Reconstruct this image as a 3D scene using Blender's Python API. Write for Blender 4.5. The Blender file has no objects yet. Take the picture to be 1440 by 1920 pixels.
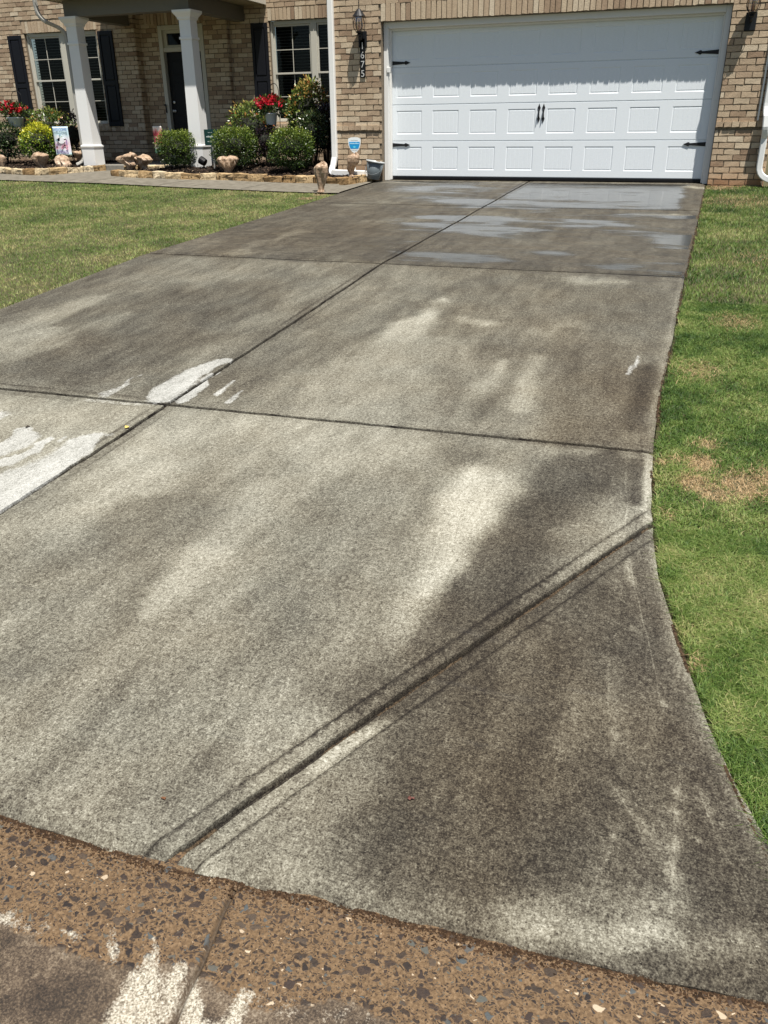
import bpy, bmesh, math, random
import numpy as np
from mathutils import Vector, Matrix
S = bpy.context.scene
COL = S.collection
random.seed(7); RNG = np.random.default_rng(7)
rad = math.radians

# ------------------------------------------------------------------ camera, sky, sun, exposure
CAMP = (1543.978, .35270, .43740, -.0100, 4.968, -14.033, .746)   # focal px (1440 wide), yaw, pitch, roll, x, y, z
def cam_axes():
    f, yaw, pitch, roll = CAMP[:4]
    fw = Vector((-math.sin(yaw)*math.cos(pitch), math.cos(yaw)*math.cos(pitch), -math.sin(pitch)))
    r = Vector((math.cos(yaw), math.sin(yaw), 0)); u = r.cross(fw)
    c, s = math.cos(roll), math.sin(roll)
    return c*r+s*u, -s*r+c*u, fw
CR, CU, CF = cam_axes(); CP = Vector(CAMP[4:])
cd = bpy.data.cameras.new("camera"); cam = bpy.data.objects.new("camera", cd); COL.objects.link(cam)
cd.sensor_fit = 'HORIZONTAL'; cd.sensor_width = 36; cd.lens = CAMP[0]/1440*36
cd.clip_start = .05; cd.clip_end = 500
m = Matrix.Identity(4)
for i in range(3):
    m[i][0], m[i][1], m[i][2], m[i][3] = CR[i], CU[i], -CF[i], CP[i]
cam.matrix_world = m
S.camera = cam
S.render.resolution_x = 768; S.render.resolution_y = 1024

SUN_TO = Vector((.92, -1.0, 3.6)).normalized()      # towards the sun
EL = math.asin(SUN_TO.z)
W = bpy.data.worlds.new("World"); S.world = W; W.use_nodes = True
nt = W.node_tree; bg = nt.nodes['Background']
sk = nt.nodes.new('ShaderNodeTexSky'); sk.sky_type = 'NISHITA'; sk.sun_disc = False
sk.sun_elevation = EL; sk.sun_rotation = math.atan2(SUN_TO.x, SUN_TO.y)
nt.links.new(sk.outputs[0], bg.inputs[0]); bg.inputs[1].default_value = .05
sd = bpy.data.lights.new("sun", 'SUN'); sun = bpy.data.objects.new("sun", sd); COL.objects.link(sun)
sd.energy = 5.0; sd.angle = rad(.55); sd.color = (1, .955, .88)
sun.rotation_euler = SUN_TO.to_track_quat('Z', 'Y').to_euler(); sun.location = (6, -8, 15)
S.view_settings.view_transform = 'Standard'; S.view_settings.look = 'None'
S.view_settings.gamma = 1; S.view_settings.exposure = 0.70; S.view_settings.use_curve_mapping = False

# ------------------------------------------------------------------ measuring helpers
def at(x, y, Y):            # point of the photograph on the vertical plane y = Y
    v = CF+CR*((x-720)/CAMP[0])-CU*((y-960)/CAMP[0])
    return CP+v*((Y-CP.y)/v.y)
GYK = [-40, -14.2, -11.6, -10.35, -9.1, -6.85, -3, -.1, 2, 20]
GZK = [-1.45, -.92, -.735, -.645, -.55, -.37, -.195, -.06, 0, .1]
def gz(y): return np.interp(y, GYK, GZK)
def sst(a, b, x):
    t = np.clip((x-a)/(b-a), 0, 1); return t*t*(3-2*t)
def H(x, y):               # height of lawn and path
    x = np.asarray(x, float); y = np.asarray(y, float)
    return gz(y)+.07*sst(-1.0, -5.0, x)*sst(-12, -3, y)
def ground_at(x, y, off=0.):
    v = CF+CR*((x-720)/CAMP[0])-CU*((y-960)/CAMP[0])
    a, b = .3, 60.
    t = a
    while t < b:
        P = CP+v*t
        if P.z < float(H(P.x, P.y))+off: break
        t += .01
    return P

def hash2(ix, iy, s):
    n = (ix.astype(np.int64)*374761393+iy.astype(np.int64)*668265263+s*1442695041) & 0x7fffffff
    n = ((n ^ (n >> 13))*1274126177) & 0x7fffffff
    return ((n ^ (n >> 16)) & 0xffff)/65535.
def vn(x, y, s=0):
    x = np.asarray(x, float); y = np.asarray(y, float)
    ix = np.floor(x); iy = np.floor(y); fx = x-ix; fy = y-iy
    fx = fx*fx*(3-2*fx); fy = fy*fy*(3-2*fy)
    ix = ix.astype(int); iy = iy.astype(int)
    a = hash2(ix, iy, s); b = hash2(ix+1, iy, s); c = hash2(ix, iy+1, s); d = hash2(ix+1, iy+1, s)
    return (a*(1-fx)+b*fx)*(1-fy)+(c*(1-fx)+d*fx)*fy
def fbm(x, y, o=4, s=0):
    r = 0; a = .5; t = 0
    for i in range(o):
        r = r+a*vn(x*2**i, y*2**i, s+i*17); t += a; a *= .5
    return r/t

# ------------------------------------------------------------------ material helpers
def mat(name, color=(.5, .5, .5), rough=.6, metal=0., spec=.5):
    m = bpy.data.materials.new(name); m.use_nodes = True
    b = m.node_tree.nodes['Principled BSDF']
    b.inputs['Base Color'].default_value = (*color, 1); b.inputs['Roughness'].default_value = rough
    b.inputs['Metallic'].default_value = metal; b.inputs['Specular IOR Level'].default_value = spec
    return m
def N(m, t, **k):
    n = m.node_tree.nodes.new(t)
    for a, v in k.items():
        if a in ('inputs',):
            for kk, vv in v.items(): n.inputs[kk].default_value = vv
        else: setattr(n, a, v)
    return n
def L(m, a, b): m.node_tree.links.new(a, b)
def ramp(m, pts, interp='LINEAR'):
    r = N(m, 'ShaderNodeValToRGB'); cr = r.color_ramp; cr.interpolation = interp
    while len(cr.elements) > 1: cr.elements.remove(cr.elements[0])
    cr.elements[0].position = pts[0][0]; cr.elements[0].color = (*pts[0][1], 1)
    for p, c in pts[1:]:
        e = cr.elements.new(p); e.color = (*c, 1)
    return r
def math_(m, op, a, b=None, c=None, clamp=False):
    n = N(m, 'ShaderNodeMath', operation=op, use_clamp=clamp)
    for i, v in enumerate((a, b, c)):
        if v is None: continue
        if hasattr(v, 'default_value') or hasattr(v, 'links'): L(m, v, n.inputs[i])
        else: n.inputs[i].default_value = v
    return n.outputs[0]
def objcoord(m, scale=(1, 1, 1)):
    tc = N(m, 'ShaderNodeTexCoord'); mp = N(m, 'ShaderNodeMapping'); mp.inputs['Scale'].default_value = scale
    L(m, tc.outputs['Object'], mp.inputs[0]); return mp.outputs[0]
def noise(m, co, scale, detail=3, rough=.55, dist=0):
    n = N(m, 'ShaderNodeTexNoise'); n.inputs['Scale'].default_value = scale; n.inputs['Detail'].default_value = detail
    n.inputs['Roughness'].default_value = rough; n.inputs['Distortion'].default_value = dist
    L(m, co, n.inputs['Vector']); return n.outputs['Fac']
def bump(m, h, strength=.3, dist=.002):
    b = N(m, 'ShaderNodeBump'); b.inputs['Strength'].default_value = strength; b.inputs['Distance'].default_value = dist
    L(m, h, b.inputs['Height']); L(m, b.outputs[0], m.node_tree.nodes['Principled BSDF'].inputs['Normal']); return b
def P(m): return m.node_tree.nodes['Principled BSDF']
def speck(name, c1, c2, scale=40, rough=.8, bmp=.3, dist=.003, spec=.3):
    m = mat(name, c1, rough, 0, spec); co = objcoord(m); n = noise(m, co, scale, 4)
    r = ramp(m, [(.3, c1), (.7, c2)]); L(m, n, r.inputs[0]); L(m, r.outputs[0], P(m).inputs['Base Color'])
    if bmp: bump(m, n, bmp, dist)
    return m
def attr_ramp(name, attr, pts, rough=.6, spec=.4, trans=0.):
    m = mat(name, (.5,)*3, rough, 0, spec)
    a = N(m, 'ShaderNodeAttribute', attribute_name=attr); r = ramp(m, pts)
    L(m, a.outputs['Fac'], r.inputs[0]); L(m, r.outputs[0], P(m).inputs['Base Color'])
    if trans:
        tb = N(m, 'ShaderNodeBsdfTranslucent'); mx = N(m, 'ShaderNodeMixShader'); mx.inputs[0].default_value = trans
        L(m, r.outputs[0], tb.inputs[0]); L(m, P(m).outputs[0], mx.inputs[1]); L(m, tb.outputs[0], mx.inputs[2])
        L(m, mx.outputs[0], m.node_tree.nodes['Material Output'].inputs[0])
    return m

# ------------------------------------------------------------------ mesh helpers
def link(o, parent=None):
    COL.objects.link(o)
    if parent: o.parent = parent
    return o
def mesh_np(name, verts, faces, material, parent=None, attr=None, attrname='v', smooth=False, nper=None):
    """verts (n,3); faces (m,k) array or list of lists; attr per-vertex float or (n,4)"""
    me = bpy.data.meshes.new(name)
    verts = np.asarray(verts, np.float32)
    if isinstance(faces, np.ndarray):
        nf, k = faces.shape
        me.vertices.add(len(verts)); me.vertices.foreach_set('co', verts.ravel())
        me.loops.add(nf*k); me.loops.foreach_set('vertex_index', faces.astype(np.int32).ravel())
        me.polygons.add(nf); me.polygons.foreach_set('loop_start', np.arange(0, nf*k, k, dtype=np.int32))
        me.update(calc_edges=True)
    else:
        me.from_pydata([tuple(v) for v in verts], [], faces)
    if attr is not None:
        attr = np.asarray(attr, np.float32)
        if attr.ndim == 1:
            a = me.attributes.new(attrname, 'FLOAT', 'POINT'); a.data.foreach_set('value', attr)
        else:
            a = me.attributes.new(attrname, 'FLOAT_COLOR', 'POINT'); a.data.foreach_set('color', attr.ravel())
    if smooth: me.polygons.foreach_set('use_smooth', np.ones(len(me.polygons), bool))
    me.materials.append(material); me.validate()
    return link(bpy.data.objects.new(name, me), parent)
def bmobj(name, bm, material, parent=None, smooth=False, loc=None):
    me = bpy.data.meshes.new(name); bmesh.ops.recalc_face_normals(bm, faces=bm.faces); bm.to_mesh(me); bm.free()
    for mm in (material if isinstance(material, (list, tuple)) else [material]): me.materials.append(mm)
    if smooth:
        for p in me.polygons: p.use_smooth = True
    o = link(bpy.data.objects.new(name, me), parent)
    if loc is not None: o.location = loc
    return o
def box(bm, x0, x1, y0, y1, z0, z1, mi=0, bev=0):
    vs = [bm.verts.new(p) for p in ((x0,y0,z0),(x1,y0,z0),(x1,y1,z0),(x0,y1,z0),(x0,y0,z1),(x1,y0,z1),(x1,y1,z1),(x0,y1,z1))]
    fs = [bm.faces.new([vs[i] for i in q]) for q in ((0,3,2,1),(4,5,6,7),(0,1,5,4),(1,2,6,5),(2,3,7,6),(3,0,4,7))]
    for f in fs: f.material_index = mi
    if bev:
        es = list({e for f in fs for e in f.edges})
        bmesh.ops.bevel(bm, geom=es, offset=bev, segments=2, affect='EDGES', profile=.6)
def tube(bm, pts, r, n=10, caps=True):
    pts = [Vector(p) for p in pts]; rs = r if isinstance(r, (list, tuple)) else [r]*len(pts)
    rings = []
    up = Vector((0, 0, 1))
    for i, p in enumerate(pts):
        d = (pts[min(i+1, len(pts)-1)]-pts[max(i-1, 0)]).normalized()
        a = d.cross(up if abs(d.z) < .95 else Vector((1, 0, 0))).normalized(); b = d.cross(a)
        rings.append([bm.verts.new(p+(a*math.cos(t)+b*math.sin(t))*rs[i]) for t in [2*math.pi*k/n for k in range(n)]])
    for A, B in zip(rings, rings[1:]):
        for k in range(n): bm.faces.new((A[k], A[(k+1) % n], B[(k+1) % n], B[k]))
    if caps: bm.faces.new(rings[0][::-1]); bm.faces.new(rings[-1])
def rect_tube(bm, pts, w, d, side, bev=.012):
    """rounded-rectangle pipe; side = fixed vector for the width"""
    pts = [Vector(p) for p in pts]; side = Vector(side).normalized(); rings = []
    for i, p in enumerate(pts):
        dr = (pts[min(i+1, len(pts)-1)]-pts[max(i-1, 0)]).normalized()
        b = dr.cross(side).normalized(); q = []
        for sx, sy in ((1, 1), (-1, 1), (-1, -1), (1, -1)):
            c = [(sx*(w/2), sy*(d/2-bev)), (sx*(w/2-bev), sy*(d/2))]
            if sx*sy < 0: c = c[::-1]
            q += c
        rings.append([bm.verts.new(p+side*a+b*c) for a, c in q])
    n = 8
    for A, B in zip(rings, rings[1:]):
        for k in range(n): bm.faces.new((A[k], A[(k+1) % n], B[(k+1) % n], B[k]))
    return rings
def lathe(bm, prof, n=20, c=(0, 0, 0), cap0=True, cap1=True):
    rings = [[bm.verts.new((c[0]+r*math.cos(2*math.pi*k/n), c[1]+r*math.sin(2*math.pi*k/n), c[2]+z)) for k in range(n)] for r, z in prof]
    for A, B in zip(rings, rings[1:]):
        for k in range(n): bm.faces.new((A[k], A[(k+1) % n], B[(k+1) % n], B[k]))
    if cap0: bm.faces.new(rings[0][::-1])
    if cap1: bm.faces.new(rings[-1])
def poly(bm, pts, mi=0):
    f = bm.faces.new([bm.verts.new(p) for p in pts]); f.material_index = mi; return f
def prism_y(bm, pts, y0, y1):     # outline in x,z extruded along y
    a = [bm.verts.new((x, y0, z)) for x, z in pts]; b = [bm.verts.new((x, y1, z)) for x, z in pts]
    bm.faces.new(a); bm.faces.new(b[::-1])
    for i in range(len(a)):
        j = (i+1) % len(a); bm.faces.new((a[i], b[i], b[j], a[j]))
def text_mesh(name, s, size, material, parent, loc, rot=(math.pi/2, 0, 0), ext=.001, align='CENTER', sx=1.):
    cu = bpy.data.curves.new(name, 'FONT'); cu.body = s; cu.size = size; cu.align_x = align; cu.align_y = 'CENTER'; cu.extrude = ext
    o = bpy.data.objects.new(name, cu); COL.objects.link(o)
    dg = bpy.context.evaluated_depsgraph_get(); me = bpy.data.meshes.new_from_object(o.evaluated_get(dg))
    bpy.data.objects.remove(o); bpy.data.curves.remove(cu)
    me.materials.clear(); me.materials.append(material)
    q = link(bpy.data.objects.new(name, me), parent); q.location = loc; q.rotation_euler = rot; q.scale = (sx, 1, 1)
    return q
def struct(o): o['kind'] = 'structure'; return o
def stuff(o): o['kind'] = 'stuff'; return o
def tag(o, label, cat, group=None):
    o['label'] = label; o['category'] = cat
    if group: o['group'] = group
    return o
def thing(name, label, cat, loc=(0, 0, 0), group=None):
    o = bpy.data.objects.new(name, None); COL.objects.link(o); o.location = loc; o.empty_display_size = .2
    return tag(o, label, cat, group)

# ================================================================== THE SETTING
YB = -12.87                                         # street end of the driveway
RE = np.array([(4.96, .1), (4.96, -.1), (4.93, -5.03), (4.91, -6.83), (4.90, -8.62), (4.89, -9.39), (4.905, -10.22), (4.94, -10.81),
               (5.0, -11.29), (5.08, -11.64), (5.18, -12.02), (5.27, -12.30), (5.36, -12.55), (5.50, -12.95), (5.6, -13.2)])
def seam(x): return np.interp(x, [-2, 3.5, 4.0, 4.5, 4.85, 5.1, 5.3, 5.8, 8], [-.03, -.022, -.015, .028, .050, .070, .090, .13, .13])   # the street seam is not quite straight
def redge(y): return np.interp(-np.asarray(y), -RE[:, 1], RE[:, 0])
def ledge(y): return np.interp(-np.asarray(y, float), [-.1, 3, 10, 10.8, 11.6, 12.3, 13.2], [-.17, -.17, -.17, -.2, -.33, -.52, -.85])
XC = 2.32
JOINTS = [((0, 0), None)]
def jl(p, n): return np.array(p, float), np.array(n, float)/np.hypot(*n)
def line2(a, b):
    a = np.array(a); d = np.array(b)-a; return jl(a, (-d[1], d[0]))
J_C = jl((XC, 0), (1, 0)); J1 = jl((0, -2.97), (0, 1)); J2 = jl((0, -6.83), (0, 1)); J3 = line2((1.17, -10.345), (4.9, -10.235))
JD = line2((4.94, -10.93), (3.965, -12.9))
JL = line2((-.2, -10.93), (.775, -12.9))
def jprof(s):
    # depth below the slab; s > 0 lies away from the sun, where the tool left a small ridge
    return np.interp(s, [-.080, -.0675, -.0625, -.0135, -.0095, .0095, .0135, .045, .0600, .0645, .080], [0, 0, .0060, .004, .024, .024, .003, .000, -.0045, .0025, 0])
OFF = (-.080, -.0675, -.0625, -.0135, -.0095, .0095, .0135, .045, .0600, .0645, .080)

def strokes_eval(X, Y, ops, chans):
    for (ch, val, op, pts, r, soft) in ops:
        W_ = [ground_at(*p) for p in pts]; W_ = np.array([(p.x, p.y) for p in W_])
        rr = np.array(r if isinstance(r, (list, tuple)) else [r]*len(W_), float)
        x0, x1 = W_[:, 0].min()-2*rr.max(), W_[:, 0].max()+2*rr.max(); y0, y1 = W_[:, 1].min()-2*rr.max(), W_[:, 1].max()+2*rr.max()
        ii = np.where((X > x0) & (X < x1) & (Y > y0) & (Y < y1))[0]
        if not len(ii): continue
        am = .15*min(1, rr.max()*5); fq = 4.5 if rr.max() > .05 else 12
        px = X[ii]+am*(fbm(X[ii]*fq, Y[ii]*fq*.7, 4, 3)-.5)*2; py = Y[ii]+am*1.5*(fbm(X[ii]*fq, Y[ii]*fq*.7, 4, 9)-.5)*2
        best = np.full(len(ii), 9.)
        if len(W_) == 1: best = np.hypot(px-W_[0, 0], py-W_[0, 1])/rr[0]
        for k in range(len(W_)-1):
            a, b = W_[k], W_[k+1]; d = b-a; t = np.clip(((px-a[0])*d[0]+(py-a[1])*d[1])/(d@d+1e-9), 0, 1)
            q = np.hypot(px-a[0]-d[0]*t, py-a[1]-d[1]*t)/(rr[k]+(rr[k+1]-rr[k])*t)
            best = np.minimum(best, q)
        w = op*(1-sst(1-soft, 1+soft, best))
        c = chans[ch]; c[ii] = c[ii]*(1-w)+val*w

def drive_strokes():
    T, Wt, B, K = 0, 1, 2, 3
    o = []
    a = lambda *q: o.append(q)
    # panel tones -------------------------------------------------- far wet rows
    a(T, .30, .8, [(620, 440), (480, 455)], .55, .8); a(T, .30, .6, [(800, 420), (560, 420)], .6, .9)
    a(T, .50, .7, [(560, 435), (520, 455), (470, 472)], [.12, .2, .15], .7); a(T, .26, .8, [(490, 468), (560, 447), (640, 440)], [.08, .16, .2], .6)
    a(T, .47, .6, [(700, 415), (760, 412)], .2, .8); a(T, .46, .5, [(380, 455)], .25, .8); a(T, .44, .6, [(700, 370), (760, 362)], .3, .8)
    a(T, .5, .7, [(640, 385), (720, 380)], [.12, .2], .8); a(T, .27, .8, [(620, 362), (700, 352)], .35, .8)
    a(T, .50, .5, [(900, 400), (990, 412)], .2, .8); a(T, .28, .6, [(1090, 436), (1180, 432)], .22, .7)
    a(T, .30, .6, [(940, 430)], .3, .8); a(T, .40, .5, [(1020, 460), (900, 470)], .3, .8)
    a(T, .64, .9, [(1200, 402), (1290, 404)], .05, .7); a(T, .6, .9, [(1290, 350), (1318, 352)], .12, .6); a(T, .6, .7, [(720, 342), (980, 343)], .06, .8)
    # mid left
    a(T, .30, .85, [(380, 560), (250, 640), (90, 700), (20, 700)], [.5, .6, .45, .3], .6)
    a(T, .29, .7, [(560, 560), (480, 610)], [.3, .4], .8); a(T, .32, .6, [(330, 600), (480, 560)], .4, .9)
    a(T, .55, .85, [(20, 640), (80, 600), (180, 560)], [.35, .25, .1], .5); a(T, .52, .7, [(180, 612), (240, 592)], [.1, .07], .8)
    a(T, .32, .8, [(100, 618), (200, 580), (260, 560)], [.07, .16, .2], .5)
    a(T, .50, .7, [(380, 525), (450, 508)], .2, .8); a(T, .47, .6, [(480, 600), (620, 540)], [.12, .2], .9); a(T, .46, .6, [(300, 495), (600, 500)], .2, .9)
    a(T, .30, .8, [(0, 590), (140, 540), (300, 480)], .22, .7)
    a(T, .48, .6, [(330, 690), (480, 610), (620, 530)], [.12, .15, .2], .9)
    a(T, .44, .6, [(0, 715), (120, 728), (300, 745)], .06, .8)
    # mid right
    a(T, .37, .55, [(1100, 580), (900, 620)], .7, .9); a(T, .48, .6, [(760, 520), (640, 620)], .35, .9)
    a(T, .36, .7, [(760, 570), (660, 640), (520, 720)], [.1, .2, .2], .7)
    a(T, .72, .8, [(822, 560), (790, 600), (760, 630)], [.05, .13, .15], .6); a(T, .62, .75, [(750, 640), (690, 690), (600, 745)], [.2, .3, .3], .7)
    a(T, .58, .6, [(840, 640), (780, 700), (720, 770)], [.15, .25, .2], .8); a(T, .36, .6, [(820, 570), (860, 600)], .08, .9)
    a(T, .60, .8, [(870, 598), (920, 608)], .07, .8); a(T, .56, .6, [(1020, 622), (1090, 610), (1180, 638)], .08, .8); a(T, .28, .6, [(1060, 617), (1110, 622)], .035, .8)
    a(T, .64, .8, [(1010, 670), (985, 715), (965, 770)], [.04, .07, .06], .8); a(T, .58, .8, [(940, 680), (900, 735), (870, 790)], [.04, .07, .06], .8)
    a(T, .62, .8, [(1080, 525), (1160, 530)], .1, .8); a(T, .32, .6, [(900, 760), (860, 800)], .1, .9); a(T, .33, .6, [(1060, 660), (1120, 720)], .18, .9)
    a(T, .55, .5, [(700, 780), (1000, 815)], .12, .9)
    a(T, .30, .6, [(1190, 560), (1150, 700), (1120, 800)], .25, .9); a(T, .17, .9, [(1215, 690), (1205, 740), (1192, 800)], [.05, .06, .07], .7)
    a(B, 1., .8, [(1200, 720), (1100, 790)], .35, .9); a(B, .9, .6, [(1000, 600), (1050, 700)], .5, .9); a(B, .8, .7, [(480, 450), (620, 430)], .7, .9)
    a(K, .8, 1., [(1199, 668), (1197, 679), (1184, 690), (1176, 702)], [.012, .016, .018, .022], .6)
    # white etched patches
    a(K, 1., 1., [(415, 678), (385, 688), (350, 708), (325, 727), (308, 750)], [.04, .08, .10, .10, .085], .45)
    a(K, 1., 1., [(403, 700), (380, 722), (350, 748)], [.015, .035, .05], .4)
    a(K, .8, 1., [(437, 713), (408, 740)], [.012, .022], .5); a(K, .75, 1., [(461, 724), (430, 755)], [.012, .022], .5)
    a(K, .62, 1., [(262, 704), (225, 724), (190, 742)], [.018, .028, .05], .5)
    a(K, 1., 1., [(190, 823), (150, 840), (80, 880), (10, 922), (-60, 965)], [.045, .09, .13, .15, .16], .45)
    a(K, 1.15, 1., [(92, 824), (60, 848), (0, 872)], [.02, .04, .05], .4); a(K, 1., 1., [(50, 800), (40, 825), (10, 845), (-40, 860)], [.04, .08, .09, .10], .4)
    a(K, .8, 1., [(126, 820), (112, 828)], .012, .5); a(K, .75, 1., [(0, 780), (-60, 800)], .08, .6); a(K, .6, 1., [(70, 814), (78, 820)], .015, .5)
    a(K, .55, .9, [(270, 757), (160, 750)], .035, .8)
    # near slab
    a(T, .66, .8, [(300, 830), (240, 900), (100, 1000)], [.25, .2, .2], .8); a(T, .66, .7, [(420, 800), (700, 830), (500, 880)], .25, .9)
    a(T, .44, .8, [(20, 945), (150, 870), (280, 785)], [.06, .06, .04], .7)
    a(T, .38, .75, [(60, 1060), (150, 1020), (230, 975), (330, 945)], [.14, .2, .16, .1], .9); a(T, .40, .7, [(340, 1000), (380, 970)], .14, .9)
    a(T, .41, .7, [(100, 1250)], .1, .9); a(T, .44, .7, [(220, 1160), (60, 1240)], .15, .9); a(T, .42, .6, [(370, 1290), (480, 1240)], .13, .9)
    a(T, .40, .8, [(560, 1190)], .08, .9); a(T, .45, .7, [(480, 1130), (600, 1200)], .16, .9); a(T, .43, .6, [(640, 900), (540, 960), (690, 1000)], .13, .9)
    a(T, .44, .6, [(640, 1060), (720, 1030)], .15, .9); a(T, .42, .6, [(520, 870), (440, 900)], .1, .9); a(T, .46, .5, [(40, 1350), (200, 1400)], .2, .9)
    a(T, .40, .7, [(300, 1480), (420, 1420)], .07, .9); a(T, .38, .6, [(620, 1300), (720, 1250)], .08, .9)
    a(T, .60, .7, [(570, 900), (470, 975), (400, 1050)], [.1, .09, .11], .95); a(T, .66, .85, [(400, 1040), (345, 1100), (285, 1150)], [.10, .075, .02], .6)
    a(T, .60, .5, [(330, 1180), (520, 1060)], .06, .9)
    a(T, .22, .92, [(1150, 868), (1090, 900), (1020, 1010), (940, 1110)], [.09, .17, .19, .17], .5)
    a(T, .24, .88, [(960, 1060), (850, 1190), (740, 1270)], [.17, .13, .07], .85); a(T, .36, .7, [(760, 1260), (660, 1330)], [.07, .04], .95); a(T, .42, .7, [(860, 850), (1000, 860)], .1, .8)
    a(T, .84, .85, [(905, 888), (885, 950), (872, 985)], [.11, .10, .085], .9); a(T, .78, .85, [(870, 980), (840, 1050), (800, 1110)], [.085, .07, .05], .9)
    a(T, .66, .7, [(800, 1100), (740, 1180)], [.07, .06], .9); a(T, .74, .7, [(940, 910), (900, 990)], [.07, .05], .9)
    a(T, .50, .8, [(1160, 950), (1080, 1010)], [.09, .07], .9); a(T, .62, .7, [(1190, 960), (1100, 1050)], [.03, .025], .9)
    a(T, .22, .85, [(1200, 870), (1190, 940)], .045, .6); a(T, .62, .8, [(1220, 850), (1214, 930), (1222, 990)], .02, .7)
    # triangle by the curb
    TR = .235
    a(T, TR, .95, [(1120, 1120), (1000, 1260), (820, 1400), (900, 1560), (1200, 1620)], [.08, .2, .27, .33, .4], .35)
    a(T, TR, .9, [(1200, 1080), (1260, 1300), (1360, 1500), (1420, 1700)], [.09, .14, .2, .2], .4)
    a(T, .58, .9, [(340, 1620), (460, 1540), (600, 1440), (720, 1365)], [.06, .08, .06, .025], .9); a(T, .50, .7, [(440, 1610), (640, 1640)], .07, .9); a(T, .27, .75, [(780, 1400), (700, 1500), (700, 1600), (860, 1680)], .10, .85)
    a(T, .80, .7, [(600, 1440), (700, 1370)], [.03, .02], .9); a(T, .50, .6, [(640, 1500), (560, 1560)], .08, .9)
    a(T, .50, .8, [(420, 1650), (620, 1690), (820, 1740), (1000, 1770)], [.05, .045, .04, .04], .9); a(T, .34, .6, [(760, 1690), (900, 1740)], .022, .9)
    a(T, .60, .85, [(980, 1785), (1120, 1808), (1240, 1812)], [.03, .032, .03], .9); a(T, .46, .7, [(940, 1740), (1080, 1745), (1260, 1750)], [.03, .035, .035], .9); a(T, .62, .8, [(960, 1768)], .025, .8); a(T, .62, .8, [(1190, 1800)], .03, .8)
    a(T, .50, .7, [(1280, 1835), (1400, 1848)], .03, .8); a(T, .72, .6, [(395, 1625), (440, 1645)], .03, .8)
    a(T, .50, .7, [(1160, 1500), (1190, 1560), (1240, 1620)], .016, .9); a(T, .56, .8, [(1266, 1490), (1262, 1640), (1262, 1760)], .011, .9)
    a(T, .46, .6, [(1150, 1560), (1110, 1690)], .02, .9); a(T, .44, .6, [(1080, 1300), (1060, 1420)], .02, .9); a(T, .43, .6, [(1150, 1250), (1160, 1400)], .03, .9)
    a(T, .60, .8, [(1176, 1050), (1190, 1150), (1215, 1250), (1245, 1330)], .0045, .5); a(T, .52, .8, [(1310, 1500), (1370, 1640), (1410, 1730)], .005, .6)
    a(T, .58, .7, [(1228, 1030), (1250, 1130), (1300, 1280), (1370, 1440), (1430, 1580)], .018, .8)
    for q in ((1188, 1180), (1225, 1258), (1245, 1278), (1312, 1610), (1358, 1660), (1205, 1663), (1168, 1660)): a(T, .62, .9, [q], .008, .5)
    a(T, .2, .9, [(1250, 1285), (1240, 1270)], .006, .6)
    a(B, 1., .8, [(900, 1500), (1000, 1300), (1100, 1500)], .4, .9); a(B, .8, .7, [(950, 1000)], .3, .9)
    a(T, .45, .6, [(310, 1490), (290, 1520)], .01, .8)
    return o

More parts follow.
